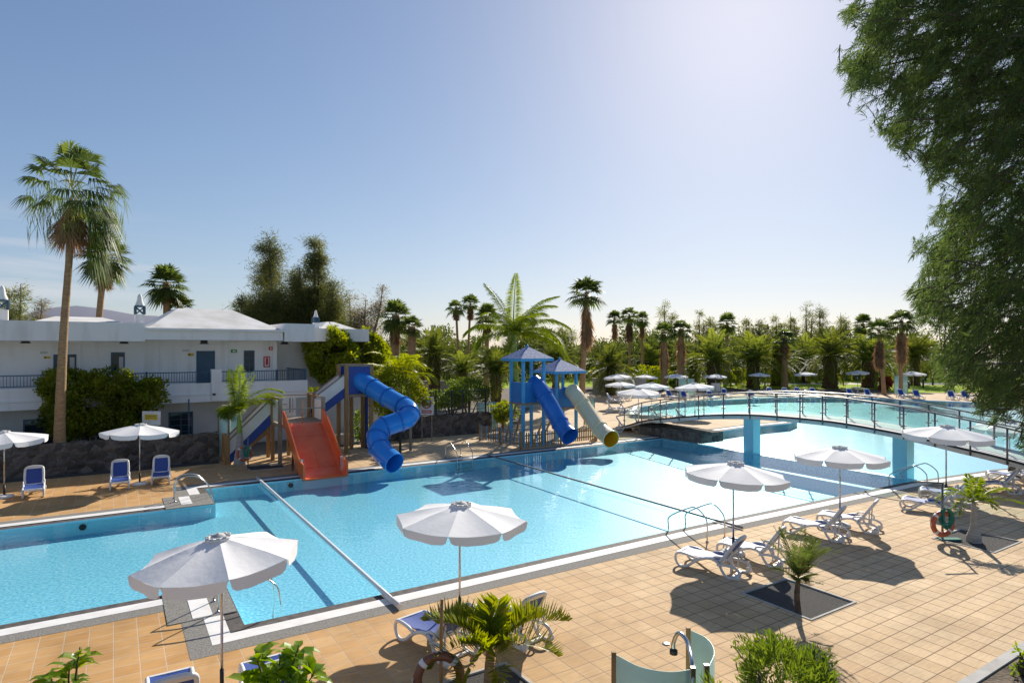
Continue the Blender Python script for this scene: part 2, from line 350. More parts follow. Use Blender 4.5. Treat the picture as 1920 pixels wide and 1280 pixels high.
water = MB(); fl = fill('water', PW, [], WZ, M['water'], 'clear turquoise pool water with soft ripples')
floor = fill('pool_floor', PW, [], FZ, M['pool_tile'], 'pale blue mosaic pool floor with ripple light painted into its speckle')
mb = MB(); n = len(PW)
mb.add([(p[0], p[1], z) for z in (FZ, -.012) for p in PW], np.array([(i, (i+1) % n, n+(i+1) % n, n+i) for i in range(n)]))
tag(mb.build('pool_wall', M['pool_side']), 'pale blue tiled side walls of the pool', None, None, 'structure')
tag(MB().box((28.25, 13.0, FZ), (28.6, 27.2, WZ+.012), T=lambda v: np.array([W(*p) for p in v])).build('pool_divider', M['pool_tile']), 'low submerged wall between the two pools', None, None, 'structure')
big = [(-400,-60),(400,-60),(400,900),(-400,900)]
beds = {'near':(4.1,5.75,7.6,9.25), 'mid':(11.93,13.52,7.42,9.02), 'right':(20.0,21.75,7.2,8.65), 'tower':(5.2,6.7,30.0,31.2)}
fill('ground', big, [wl(pool)], -.02, M['ground'], 'dry brown volcanic garden ground')
deck_out = wl([(-45,4.72),(110,4.72)]) + [(110,70),(64,76),(40,77.5),(10,79),(3.5,70),(1,52)] + wl([(21,36),(14,35.2),(4.3,33.3),(-45,33.0)])
bedl = [wl([(a,c),(b,c),(b,d),(a,d)]) for a,b,c,d in beds.values()]
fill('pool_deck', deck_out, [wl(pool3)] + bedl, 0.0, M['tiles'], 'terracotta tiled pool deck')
fill('coping_gravel', wl(pool3), [wl(pool2)], .004, M['coping_gravel'], 'grey washed gravel border of the pool')
fill('coping_stripe', wl(pool2), [wl(pool1)], .008, M['coping_white'], 'white coping line around the pool')
fill('overflow_slot', wl(pool1), [PW], -.012, M['slot_dark'], 'dark overflow channel at the water edge')
for (a,b,c,d) in beds.values():
    o = MB().add([W(a,c,-.015),W(b,c,-.015),W(b,d,-.015),W(a,d,-.015)], np.array([[0,1,2,3]])).build('gravel_bed', M['picon']); tag(o, 'square bed of black volcanic gravel in the deck', None, None, 'structure')
# kerb and planting soil at the near right
TW = lambda v: np.array([W(*p) for p in v])
tag(MB().box((-45,4.54,-.05),(110,4.715,.012),T=TW).build('kerb', M['concrete']), 'pale concrete kerb along the deck', None, None, 'structure')
o = fill('planting_soil', wl([(-45,-25),(110,-25),(110,4.53),(-45,4.53)]), [], -.014, M['soil'], 'brown planting soil with dry litter')
# lava planting strip along the lava wall
o = fill('gravel_strip', wl([(-45,32.6),(4.3,32.75),(4.3,33.5),(-45,33.5)]), [], .005, M['picon'], 'dark gravel strip before the lava wall')
# ladder pads where the pool edge steps
for nm, (a,b,c,d) in {'f':(.55,3.05,13.0,15.45)}.items():
    pass
def pad(pts, z0, z1, m, nm, lb): tag(MB().prism([tuple(p) for p in pts], z0, z1, T=TW).build(nm, m), lb, None, None, 'structure')
pad([(.9,14.1),(2.17,14.1),(2.17,15.95),(.9,15.95)], -.01, .016, M['coping_gravel'], 'pool_step_pad', 'grey concrete step pad where the near pool edge jogs')
pad([(1.35,14.15),(1.72,14.15),(1.72,15.55),(1.35,15.55)], .016, .024, M['coping_white'], 'pad_stripe', 'white stripe on the near step pad')
pad([(1.5,24.3),(3.0,24.3),(3.0,26.2),(1.5,26.2)], -.01, .016, M['coping_gravel'], 'pool_step_pad', 'grey concrete step pad on the far side')
pad([(2.0,24.7),(2.35,24.7),(2.35,26.0),(2.0,26.0)], .016, .024, M['coping_white'], 'pad_stripe', 'white stripe on the far step pad')
for (a,b,c,d) in beds.values():
    e=.045; tag(MB().box((a-e,c-e,-.02),(b+e,c,.018),T=TW).box((a-e,d,-.02),(b+e,d+e,.018),T=TW).box((a-e,c+.001,-.02),(a,d-.001,.018),T=TW).box((b,c+.001,-.02),(b+e,d-.001,.018),T=TW).build('bed_edging', M['concrete']), 'thin pale concrete edging of a gravel bed', None, None, 'structure')
# lawn and paths beyond the deck
o = fill('lawn', [(-40,62),(-4,60),(2,72),(10,80),(40,78.5),(64,77),(110,71),(220,80),(220,130),(-60,130)], [], -.008, M['lawn'], 'bright green sunlit lawn')
o = fill('path', [(30,96),(62,95),(97,90),(99,94),(64,100),(30,100)], [], -.002, M['path'], 'pale garden path curving over the lawn')
o = fill('garden_bed', [(-12,60),(0,61),(8,79.5),(47.5,77.9),(50,84.6),(30,85.6),(6,90),(-14,80)], [], -.004, M['soil'], 'dark planting bed under the palms')
o = fill('path', wl([(13.5,37),(20.5,37),(20.5,60),(17.5,60)]), [], -.003, M['path'], 'pale path behind the metal fence')

def ridge(name, x0, x1, y, zs, lb):
    n = len(zs); mb = MB(); v = []
    for j, (dy, k) in enumerate(((-250,0),(0,1),(500,0))):
        v += [(x0+(x1-x0)*i/(n-1), y+dy, -2+zs[i]*k) for i in range(n)]
    mb.add(v, np.array([(j*n+i, j*n+i+1, (j+1)*n+i+1, (j+1)*n+i) for j in range(2) for i in range(n-1)]), 0, True)
    return tag(mb.build(name, M['hill']), lb, None, None, 'structure')
ridge('hills', -2100, -900, 2200, [20,60,95,100,104,118,140,153,158,150,138,125,122,110,100,85,60,20], 'distant volcanic hills on the horizon, blue grey haze put into their colour')

# ------------------------------------------------------------------ apartment building on the left
EB = np.array([.809, .588]); NB = np.array([-.588, .809]); CB = 37.2
def BT(v):
    v = np.asarray(v, float); p = v[:, :1]*EB + (CB+v[:, 1:2])*NB
    return np.hstack([p, v[:, 2:3]])
def BP(px, py, t=0.0):
    x = (px-960)/FP; d = (CB+t)/(x*NB[0]+NB[1]); return x*d*EB[0]+d*EB[1], EYE-(py-HY)/FP*d
def bs(px, t=0.0): return BP(px, 653, t)[0]
bl = thing('apartment_building', 'long white two storey apartment building with blue doors and hipped white roofs', 'building', BT([[bs(200), 5, 0]])[0])
LOC = Vector(bl.location)
def bpart(mb, name, m, par=None):
    o = mb.build(name, m, par or bl)
    if par is None: o.location = -LOC
    return o
sL, sR = bs(-140), bs(577)
zf = 2.95
bpart(MB().box((sL,1.2,0),(bs(590,1.2),1.45,2.60), T=BT), 'ground_floor_wall', M['shaded_wall_grey'])
bpart(MB().box((sL,0,2.60),(sR,1.7,zf), T=BT), 'balcony_slab', M['white_wall'])
bpart(MB().box((sL,.03,zf+.003),(sR,.18,3.62), T=BT).box((sL,-.03,zf+.02),(sR,.027,zf+.10), T=BT), 'balcony_parapet', M['white_wall'])
a0 = bs(396); a1 = bs(415)
bpart(MB().box((a0,-.10,2.66),(a1,.24,4.36), T=BT), 'balcony_pier', M['white_wall'])
bpart(MB().box((sL,1.6,zf),(bs(519,1.6),1.8,5.95), T=BT).box((bs(519,1.6)-.2,1.803,zf),(bs(519,1.6),4.0,5.95), T=BT), 'upper_wall', M['white_wall'])
bpart(MB().box((bs(519,1.6)-.15,4.0,zf),(bs(700,4),4.2,5.95), T=BT), 'recessed_wall', M['white_wall'])
bpart(MB().box((bs(590,1.2),1.2,0),(bs(700,4),4.0,2.6), T=BT), 'stair_block_wall', M['shaded_wall_grey'])
# roof slabs and parapets
sl = bs(272,-.25); sm = bs(532,-.4)
bpart(MB().box((sL,-.25,5.86),(sl,9,6.80), T=BT), 'roof_parapet', M['white_wall'])
bpart(MB().box((sl+.003,-.22,5.95),(sm,9,6.44), T=BT).box((sl+.003,-.42,6.443),(sm+.1,9,6.56), T=BT), 'roof_eave', M['white_wall'])
bpart(MB().box((sm+.103,-.2,5.9),(bs(590,-.2),9,6.95), T=BT), 'roof_parapet', M['white_wall'])
bpart(MB().box((bs(590,-.2)+.003,2.4,5.95),(bs(692,2.4),9,6.78), T=BT), 'roof_parapet', M['white_wall'])
def hip(a, b, t0, t1, z0, z1, run, rt=3.1):
    mb = MB(); v = [(a,t0,z0),(b,t0,z0),(b,t1,z0),(a,t1,z0),(a+run,t0+rt,z1),(b-run,t0+rt,z1),(b-run,t1-run*.9,z1),(a+run,t1-run*.9,z1)]
    mb.add(BT(v), np.array([[0,1,5,4],[1,2,6,5],[2,3,7,6],[3,0,4,7],[4,5,6,7]])); return bpart(mb, 'hipped_roof', M['roof_white'])
hip(sl+.1, sm-.1, -.3, 9, 6.563, 7.82, 1.9, 3.6)
hip(bs(60,1), bs(236,1), .7, 8, 6.803, 7.20, .9)
hip(bs(596,3.2), bs(665,3.2), 2.8, 7, 6.783, 7.3, 1.0, 1.6)
def chimney(px, t, z0, sc):
    s0 = bs(px, t); w = .29*sc
    c = bpart(MB().box((s0-w,t-w,z0),(s0+w,t+w,z0+.72*sc), T=BT), 'chimney', M['white_wall'])
    mb = MB(); z1 = z0+.722*sc; z2 = z1+.52*sc
    for q in (-1,1):
        for r in (-1,1): mb.box((s0+q*w*.95-.05,t+r*w*.95-.05,z1),(s0+q*w*.95+.05,t+r*w*.95+.05,z2), T=BT)
    mb.box((s0-w-.03,t-w-.03,z2),(s0+w+.03,t+w+.03,z2+.07), T=BT)
    for r in (-1,1):
        p = [BT([[s0-w*.8,t+r*w*.93,z1+.02]])[0], BT([[s0+w*.8,t+r*w*.93,z2-.02]])[0], BT([[s0-w*.8,t+r*w*.93,z2-.02]])[0], BT([[s0+w*.8,t+r*w*.93,z1+.02]])[0]]
        mb.bar(p[0],p[1],.05,.05).bar(p[2],p[3],.05,.05)
    bpart(mb, 'lattice', M['blue_joinery'], c)
    cc = BT([[s0,t,z2+.07]])[0]
    bpart(MB().lathe([(w*1.0,0),(w*1.0,.08*sc),(w*.72,.28*sc),(w*.55,.5*sc),(w*.5,.66*sc),(w*.3,.80*sc),(.01,.86*sc)], 12, cc), 'cap', M['white_wall'], c)
chimney(4, 2.0, 6.80, .80); chimney(262, 2.2, 6.80, .76); chimney(592, 3.4, 6.78, .55)
# balcony railing
def railing(sa, sb, t, z0, z1, posts):
    mb = MB().box((sa,t-.025,z1-.05),(sb,t+.025,z1), T=BT).box((sa,t-.02,z0+.06),(sb,t+.02,z0+.10), T=BT)
    k = int((sb-sa)/.125)
    for i in range(k+1):
        s = sa+(sb-sa)*i/k; mb.box((s-.011,t-.011,z0+.101),(s+.011,t+.011,z1-.051), T=BT)
    r = bpart(mb, 'balcony_railing', M['blue_joinery'])
    for s in posts: bpart(MB().box((s-.04,t-.04,z0),(s+.04,t+.04,z1+.05), T=BT), 'railing_post', M['blue_joinery'], r)
railing(sL, a0-.02, .1, 3.62, 4.24, [bs(100), bs(275)])
railing(a1+.02, sR-.05, .1, 3.62, 4.24, [bs(520), bs(572)])
rr = MB()
for i in range(20):
    t = .2+i*.19; rr.box((sR-.08,t-.011,3.0),(sR-.055,t+.011,4.2), T=BT)
rr.box((sR-.09,.15,4.2),(sR-.045,4,4.26), T=BT)
bpart(rr, 'balcony_railing', M['blue_joinery'])
def opening(px0, px1, ztop, zbot, t, name, mf, mg, bars=0, proud=.03):
    a = bs(px0,t); b = bs(px1,t); w = .07
    f = bpart(MB().box((a,t-proud,ztop-w),(b,t+.02,ztop),T=BT).box((a,t-proud,zbot),(b,t+.02,zbot+w),T=BT).box((a,t-proud,zbot+w),(a+w,t+.02,ztop-w),T=BT).box((b-w,t-proud,zbot+w),(b,t+.02,ztop-w),T=BT), name, mf)
    bpart(MB().box((a+w,t-proud*.4,zbot+w),(b-w,t+.01,ztop-w),T=BT), 'leaf' if name == 'door' else 'pane', mg, f)
    if bars:
        mb = MB()
        for i in range(1,bars): 
            z = zbot+w+(ztop-zbot-2*w)*i/bars; mb.box((a+w,t-proud*.8,z-.02),(b-w,t-proud*.41,z+.02),T=BT)
        s = (a+b)/2; mb.box((s-.03,t-proud*.85,zbot+w),(s+.03,t-proud*.805,ztop-w),T=BT)
        bpart(mb, 'glazing_bars', mf, f)
    return f
f = opening(368,403, 5.36, zf, 1.6, 'door', M['blue_joinery'], M['blue_joinery'])
bpart(MB().box((bs(399,1.6)-.02,1.50,3.95),(bs(399,1.6)+.02,1.57,4.12),T=BT), 'handle', M['steel'], f)
f = opening(100,122, 5.2, zf, 1.6, 'door', M['blue_joinery'], M['blue_joinery'])
opening(122.5,143, 5.2, 4.0, 1.6, 'window', M['blue_joinery'], M['dark_glass'])
opening(208,234, 5.3, 4.15, 1.6, 'window', M['blue_joinery'], M['dark_glass'])
opening(457,477, 5.38, 4.1, 1.6, 'window', M['blue_joinery'], M['dark_glass'], 3)
opening(316,362, 2.02, .55, 1.2, 'window', M['blue_joinery'], M['dark_glass'], 4)
opening(43,102, 2.05, .4, 1.2, 'window', M['blue_joinery'], M['dark_glass'])
for px in (47,234,385,537):
    s, z = BP(px, 641, -.05 if px < 300 else .1)
    bpart(MB().box((s-.16,.35,5.78),(s+.16,.62,5.848 if px<272 else 5.945),T=BT).box((s-.2,.3,5.74),(s+.2,.67,5.78),T=BT), 'ceiling_lamp', M['black'])
bpart(MB().box((bs(400)-.06,-.19,2.95),(bs(400)+.08,-.103,3.05),T=BT), 'floodlight', M['black'])
for px in (150,300,430,512):
    s_=bs(px,1.6); bpart(MB().box((s_-.035,1.53,zf),(s_+.035,1.597,5.85),T=BT), 'drain_pipe', M['white_wall'])
for px,t in ((137,1.6),(229,1.6)):
    s_=bs(px,t); bpart(MB().box((s_-.14,1.582,4.15),(s_+.10,1.586,5.05),T=BT), 'curtain', M['shaded_wall_grey'])
# things fixed on the facade
def wallsign(px0,px1,py0,py1,t,m,name,label,cat,inner=None):
    a,z1 = BP(px0,py0,t); b,z0 = BP(px1,py1,t)
    c = BT([[(a+b)/2,t,z0]])[0]; r = thing(name,label,cat,c); 
    o = MB().box((a,t-.05,z0),(b,t-.003,z1),T=BT).build('plate',m,r); o.location = -Vector(c)
    if inner:
        w=(b-a); h=z1-z0; x0,x1,y0,y1,mi,nm = inner
        o = MB().box((a+w*x0,t-.058,z0+h*y0),(a+w*x1,t-.051,z0+h*y1),T=BT).build(nm,mi,r); o.location = -Vector(c)
    return r
wallsign(433,444,655,661,1.6,M['green_sign'],'exit_sign','small green exit sign on the wall right of the blue door','sign',(.25,.75,.25,.7,M['white_sign'],'pictogram'))
wallsign(352,363,662,667,1.6,M['yellow'],'number_plate','small yellow plate on the wall beside the blue door','sign',(.1,.4,.2,.8,M['black'],'mark'))
wallsign(82,94,668,672,1.6,M['yellow'],'number_plate','small yellow plate left of the door behind the tall palm trunk','sign',(.1,.4,.2,.8,M['black'],'mark'))
wallsign(342,355,655,659,1.6,M['shaded_wall_grey'],'wall_plaque','thin grey plaque above the yellow plate near the blue door','plaque')
wallsign(75,89,659,663,1.6,M['shaded_wall_grey'],'wall_plaque','thin grey plaque on the upper wall left of the tall palm','plaque')
wallsign(504,511,650,656,1.6,M['red'],'fire_sign','small red fire sign at the right end of the upper wall','sign',(.3,.7,.3,.7,M['white_sign'],'pictogram'))
wallsign(495,503,651,655,1.6,M['white_sign'],'wall_plaque','small pale plaque left of the red fire sign','plaque')
r = wallsign(494,506,668,688,1.6,M['red'],'fire_cabinet','red fire extinguisher cabinet on the white upper wall','cabinet',(.15,.85,.1,.9,M['white_sign'],'window'))
a,z0 = BP(500,680,1.6); o = MB().lathe([(.0,0),(.07,0),(.075,.05),(.075,.36),(.03,.43),(.03,.48),(0,.48)],12,BT([[a,1.53,z0-.12]])[0]).build('extinguisher',M['red'],r); o.location = -Vector(r.location)
# notice board before the ground floor
p = D(284,783,30.0)
r = thing('notice_board','white notice board with a yellow panel above the lava wall','sign',(p[0],p[1],0),R(-5))
MB().box((-.46,-.02,p[2]-.35),(.46,.02,p[2]+.32)).build('board',M['white_sign'],r)
MB().box((-.33,-.03,p[2]-.10),(.33,-.021,p[2]+.17)).build('yellow_panel',M['yellow'],r)
mb = MB()
for i in range(2): mb.box((-.26,-.036,p[2]+.0+.075*i),(.24,-.031,p[2]+.018+.075*i))
mb.build('lettering',M['black'],r)
for x in (-.4,.4): MB().box((x-.03,.021,0),(x+.03,.08,p[2]+.3)).build('post',M['dark_metal'],r)
p = D(354,750,31.5)
tag(MB().tube([(p[0],p[1],0),(p[0],p[1],p[2]+.05)],.035,8).build('metal_post',M['blue_joinery']),'thin blue metal post beside the barred ground floor window','post')

# ------------------------------------------------------------------ lava rock walls
def rockwall(name, u0,u1,v0,v1,h,label,cap=None):
    nu = max(2,int((u1-u0)/.25)); nz = 7; mb = MB()
    for v,sg in ((v0,-1),(v1,1)):
        g = np.array([[u0+(u1-u0)*i/nu, v+sg*rng.uniform(-.05,.07), h*j/nz+(rng.uniform(-.05,.03) if j==nz else 0)] for j in range(nz+1) for i in range(nu+1)])
        f = np.array([(j*(nu+1)+i,j*(nu+1)+i+1,(j+1)*(nu+1)+i+1,(j+1)*(nu+1)+i) for j in range(nz) for i in range(nu)])
        mb.add(TW(g), f if sg<0 else f[:,::-1])
    mb.box((u0,v0+.02,h*.9),(u1,v1-.02,h-.04),T=TW).box((u0-.01,v0,0),(u0+.05,v1,h-.05),T=TW).box((u1-.05,v0,0),(u1+.01,v1,h-.05),T=TW)
    o = mb.build(name, M['rock']); tag(o,label,'wall'); return o
rockwall('lava_wall',-30,4.35,33.5,33.95,1.38,'long dark lava stone wall behind the three blue loungers on the left')
rockwall('lava_wall',13.6,20.9,35.25,35.7,1.35,'lava stone wall below the metal fence behind the blue tube slide')
p = D(1118,722,77.9)
def lowwall(px0,px1,d,h,name,m,label):
    a=D(px0,653,d)[0]; b=D(px1,653,d)[0]
    o = MB().box((a,d,0),(b,d+.5,h)).box((a-.05,d-.05,h),(b+.05,d+.55,h+.08)).build(name,m); return tag(o,label,'wall')
lowwall(1112,1212,77.2,1.75,'garden_wall',M['concrete'],'grey low garden wall behind the far left parasols')
lowwall(955,1012,58,1.9,'garden_wall',M['concrete'],'grey low garden wall seen behind the blue turret')
lowwall(795,880,62,2.2,'garden_wall',M['concrete'],'grey low garden wall behind the metal fence')
def hut(px0,px1,d,h,label):
    a=D(px0,653,d)[0]; b=D(px1,653,d)[0]
    r = thing('garden_hut',label,'hut',((a+b)/2,d,0)); w=(b-a)/2
    MB().box((-w,0,0),(w,3,h)).build('wall',M['concrete'],r)
    MB().box((-w-.3,-.5,h+.003),(w+.3,3.3,h+.25)).build('roof',M['roof_white'],r)
    MB().box((-w*.8,-.03,.6),(w*.8,-.003,h-.4)).build('opening',M['dark_glass'],r); return r
hut(1178,1226,118,3.2,'low pale garden hut far behind the lawn left of the twin thatched palms')
hut(1563,1622,112,3.9,'low stone garden hut between two thick date palms')

# ------------------------------------------------------------------ metal fence above the second lava wall
r = thing('metal_fence','dark thin metal fence with posts standing on the lava wall','fence',W(17,35.5,1.3)); L0=Vector(r.location)
us = [13.9,15.6,17.0,18.1,18.9,20.6]
for u in us: o = MB().box((u-.04,35.46,1.3),(u+.04,35.54,2.85),T=TW).build('post',M['dark_metal'],r); o.location=-L0
for z in (1.55,2.75): o = MB().box((13.9,35.48,z),(20.6,35.52,z+.03),T=TW).build('rail',M['dark_metal'],r); o.location=-L0
mb = MB()
for i in range(54): u=13.95+i*.124; mb.box((u-.006,35.494,1.58),(u+.006,35.506,2.75),T=TW)
o = mb.build('infill_bars',M['dark_metal'],r); o.location=-L0
p = D(800,761,36.9); r = thing('warning_sign','white sign with a red no diving circle in front of the lava wall','sign',(p[0],p[1],0),R(-8))
MB().box((-.41,-.015,p[2]-.52),(.41,.015,p[2]+.55)).build('board',M['white_sign'],r)
an = np.linspace(0,2*PI,29)[:-1]
MB().tube([(math.cos(a)*.27,-.02,p[2]+.15+math.sin(a)*.27) for a in an],.032,6,closed=True).bar((-.19,-.022,p[2]+.34),(.19,-.022,p[2]-.04),.02,.05,up=(0,1,0)).build('red_circle',M['red'],r)
MB().box((-.30,-.024,p[2]-.42),(.30,-.016,p[2]-.24)).build('red_panel',M['red'],r)
mb = MB().bar((-.12,-.018,p[2]+.06),(.1,-.018,p[2]+.2),.012,.05,up=(0,1,0)).bar((.1,-.018,p[2]+.2),(.16,-.018,p[2]+.1),.012,.04,up=(0,1,0)).lathe([(0,-.04),(.04,0),(0,.04)],8,(-.15,-.02,p[2]+.02))
mb.build('diver_pictogram',M['black'],r)
mb = MB()
for i in range(7): mb.box((-.25+i*.073,-.029,p[2]-.36),(-.25+i*.073+.045,-.0245,p[2]-.29))
mb.build('lettering',M['white_sign'],r)
for x in (-.3,.3): MB().box((x-.03,.016,0),(x+.03,.07,p[2]+.5)).build('post',M['grey_steel'],r)

# ------------------------------------------------------------------ wooden water slide tower
ws = thing('slide_tower','wooden water slide tower with orange slide and blue spiral tube','water slide',W(8,31.5)); WL=Vector(ws.location)
def wp(mb,name,m,par=None):
    o = mb.build(name,m,par or ws)
    if par is None: o.location=-WL
    return o
Z1,Z2 = 1.93,3.08
for u,v,z in ((6.6,30.65,3.15),(8.62,30.65,3.15),(6.6,32.25,3.15),(6.6,33.3,3.2),(8.62,33.3,3.2),(8.62,32.25,3.2),(7.6,33.3,1.9)):
    wp(MB().box((u-.08,v-.08,0),(u+.08,v+.08,z),T=TW),'post',M['grey_wood'] if v<31 else M['wood'])
for u,v in ((10.3,32.3),(11.65,32.3),(10.3,33.65),(11.65,33.65),(11.0,33.65)):
    wp(MB().box((u-.09,v-.09,0),(u+.09,v+.09,4.62 if u!=11.0 else 3.0),T=TW),'post',M['wood'])
for u,v in ((4.55,32.3),(4.55,33.3)): wp(MB().box((u-.1,v-.1,0),(u+.1,v+.1,1.35),T=TW),'post',M['wood'])
wp(MB().box((6.55,30.6,Z1-.16),(8.68,33.4,Z1),T=TW),'platform',M['grey_wood'])
wp(MB().box((10.25,32.25,Z2-.16),(11.7,33.7,Z2),T=TW),'platform',M['grey_wood'])
def stair(u0,z0,u1,z1,v0,v1):
    for v in (v0,v1):
        q=[(u0,z0),(u1,z1),(u1,z1+.5),(u0,z0+.45)]
        f=lambda pts,dv: TW(np.array([[a,v+dv,b] for a,b in pts]))
        lo=MB(); lo.add(np.vstack([f([(u0,z0-.1),(u1,z1-.1),(u1,z1+.42),(u0,z0+.36)],-.02),f([(u0,z0-.1),(u1,z1-.1),(u1,z1+.42),(u0,z0+.36)],.02)]),[(0,1,2,3),(7,6,5,4),(0,4,5,1),(1,5,6,2),(2,6,7,3),(3,7,4,0)])
        wp(lo,'stair_side_panel',M['panel_blue'])
        up=MB(); up.add(np.vstack([f([(u0,z0+.363),(u1,z1+.423),(u1,z1+1.1),(u0,z0+1.05)],-.02),f([(u0,z0+.363),(u1,z1+.423),(u1,z1+1.1),(u0,z0+1.05)],.02)]),[(0,1,2,3),(7,6,5,4),(0,4,5,1),(1,5,6,2),(2,6,7,3),(3,7,4,0)])
        wp(up,'stair_side_panel',M['panel_white'])
        wp(MB().bar(W(u0,v,z0+1.08),W(u1,v,z1+1.13),.07,.06),'handrail',M['grey_wood'])
    k=8; mb=MB()
    for i in range(k):
        a=u0+(u1-u0)*i/k; z=z0+(z1-z0)*(i+1)/k; mb.box((a,v0+.03,z-.05),(a+(u1-u0)/k+.02,v1-.03,z),T=TW)
    wp(mb,'stair_treads',M['grey_wood'])
stair(4.6,.02,6.5,1.85,32.3,33.3); stair(8.7,1.95,10.2,3.0,32.35,33.3)
wp(MB().bar(W(4.6,32.45,.05),W(6.5,32.45,1.5),.08,.22),'stair_stringer',M['wood'])
# side panels and info boards of the lower platform
wp(MB().box((6.58,30.75,2.0),(6.62,32.15,3.0),T=TW),'guard_panel',M['panel_white'])
wp(MB().box((8.60,30.75,2.0),(8.64,32.15,2.95),T=TW),'guard_panel',M['panel_white'])
sgn = wp(MB().box((6.72,33.27,2.02),(7.95,33.31,3.02),T=TW),'info_board',M['panel_white'])
mb=MB()
for i,(a,b,c,d) in enumerate(((6.82,7.35,2.86,2.90),(6.82,7.2,2.74,2.77),(6.82,7.5,2.62,2.65),(6.9,7.02,2.40,2.50),(7.15,7.27,2.40,2.50),(6.82,7.5,2.18,2.20),(7.62,7.68,2.2,2.95),(7.78,7.80,2.2,2.95))): mb.box((a,33.255,c),(b,33.268,d),T=TW)
o=mb.build('board_lettering',M['grey_steel'],sgn)
for z in (3.1,2.62): wp(MB().bar(W(6.6,33.15 if z>3 else 30.62,z),W(8.62,33.15 if z>3 else 30.62,z),.05,.05),'guard_rail',M['wood'] if z>3 else M['grey_steel'])
wp(MB().bar(W(7.62,30.62,1.95),W(7.62,30.62,2.95),.05,.05),'guard_rail',M['wood'])
wp(MB().bar(W(6.6,30.65,3.1),W(6.6,33.3,3.12),.06,.06).bar(W(8.62,30.65,3.1),W(8.62,33.3,3.12),.06,.06),'guard_rail',M['wood'])
# blue upper box the tube leaves from
wp(MB().box((10.4,32.24,Z2+.02),(11.56,32.28,4.52),T=TW),'tower_panel',M['panel_blue'])
wp(MB().box((11.66,32.4,Z2+.02),(11.70,33.56,4.52),T=TW).box((10.4,33.66,Z2+.02),(11.56,33.70,4.52),T=TW),'tower_panel',M['panel_blue'])
wp(MB().bar(W(10.2,32.3,4.6),W(11.75,32.3,4.6),.1,.12).bar(W(10.3,33.65,4.6),W(11.65,33.65,4.6),.1,.12).bar(W(11.65,32.2,4.6),W(11.65,33.75,4.6),.08,.1),'top_beam',M['grey_wood'])
wp(MB().box((11.72,33.1,0.0),(11.78,33.5,3.0),T=TW),'tower_panel',M['panel_blue'])
# orange slide: a wide chute with high sides
def chute(prof, u0,u1, th, hs):
    P=np.array(prof,float); n=len(P); mb=MB(); v=[]
    cross=[(u0-.06,hs),(u0,hs),(u0+.03,.03),(u0+.1,0),(u1-.1,0),(u1-.03,.03),(u1,hs),(u1+.06,hs),(u1+.06,-th),(u0-.06,-th)]
    k=len(cross)
    for i,(vv,z,h) in enumerate(P):
        for u,dz in cross: v.append((u,vv,z+(dz*h if dz==hs else dz)))
    f=[(i*k+j,i*k+(j+1)%k,(i+1)*k+(j+1)%k,(i+1)*k+j) for i in range(n-1) for j in range(k)]
    f+=[tuple(range(k)),tuple(range((n-1)*k,n*k))[::-1]]
    return mb.add(TW(np.array(v)),f)
pr=spline([(30.55,Z1+.02,1.0),(30.2,1.86,1.0),(29.5,1.45,1.0),(28.6,.85,1.0),(27.75,.28,1.0),(27.25,.06,1.0),(26.75,.0,1.0)],5)
os_=wp(chute(pr,6.75,8.55,.07,.62),'orange_slide',M['orange'])
mb=MB(); 
for k in (2,4): mb.box((6.9,pr[k*5][0]-.012,pr[k*5][1]+.004),(8.4,pr[k*5][0]+.012,pr[k*5][1]+.012),T=TW)
mb.bar(W(7.65,30.3,1.90),W(7.65,27.5,.19),.02,.012)
o=mb.build('seam',M['orange'],os_)
for u in (6.78,8.5): wp(MB().box((u-.05,27.35,0),(u+.05,27.45,.75),T=TW).box((u-.05,28.9,0),(u+.05,29.0,.95),T=TW),'slide_support',M['steel'])
# tubes
def tubeslide(pts, r, ms, name, par_fn, joints, mi=None, n=20, flare=None, bands=None):
    S=spline(pts,7); rad=np.full(len(S),r)
    if flare is not None: rad[-8:]=np.linspace(r,r*flare,8)
    mb=MB().tube(S,rad,n,0,caps=False).tube(S[::-1],(rad-.035)[::-1],n,1 if mi else 0,caps=False)
    a=mb.v[-2][-n:]; b=mb.v[-1][:n]   # rim
    # rims: bridge by nearest vertices
    for A_,B_ in ((mb.v[-2][-n:],mb.v[-1][:n]),(mb.v[-2][:n],mb.v[-1][-n:])):
        idx=[int(np.argmin(np.linalg.norm(B_-p,axis=1))) for p in A_]
        v=np.vstack([A_,B_[idx]]); mb.add(v,np.array([(i,(i+1)%n,n+(i+1)%n,n+i) for i in range(n)]))
    t=par_fn(mb,name,[ms]+([mi] if mi else []))
    for j in joints:
        i=int(j*(len(S)-1)); T=S[min(i+1,len(S)-1)]-S[max(i-1,0)]; T/=np.linalg.norm(T)
        MB().tube([S[i]-T*.034,S[i]-T*.03,S[i]+T*.03,S[i]+T*.034],[r+.002,r+.055,r+.055,r+.002],n,0,caps=False,smooth=False).build('flange',bands or ms,t)
    return t
def DD(l): return [D(*p) for p in l]
tubeslide(DD([(664,706,33.6),(690,722,33.0),(722,742,32.3),(750,758,31.7),(767,770,31.1),(763,784,30.5),(740,793,30.2),(716,803,29.9),(707,824,29.4),(716,846,28.8),(740,868,28.1)]),.49,M['tube_blue'],'spiral_tube',wp,(.13,.22,.33,.45,.56,.68,.78,.88),bands=M['tube_blue2'])
wp(MB().box((12.33,30.0,0),(12.43,30.1,1.3),T=TW).box((11.6,29.6,0),(11.7,29.7,1.0),T=TW),'tube_support',M['dark_metal'])
wp(MB().box((13.4,31.2,0),(13.52,31.3,1.6),T=TW),'tube_support',M['grey_wood'])

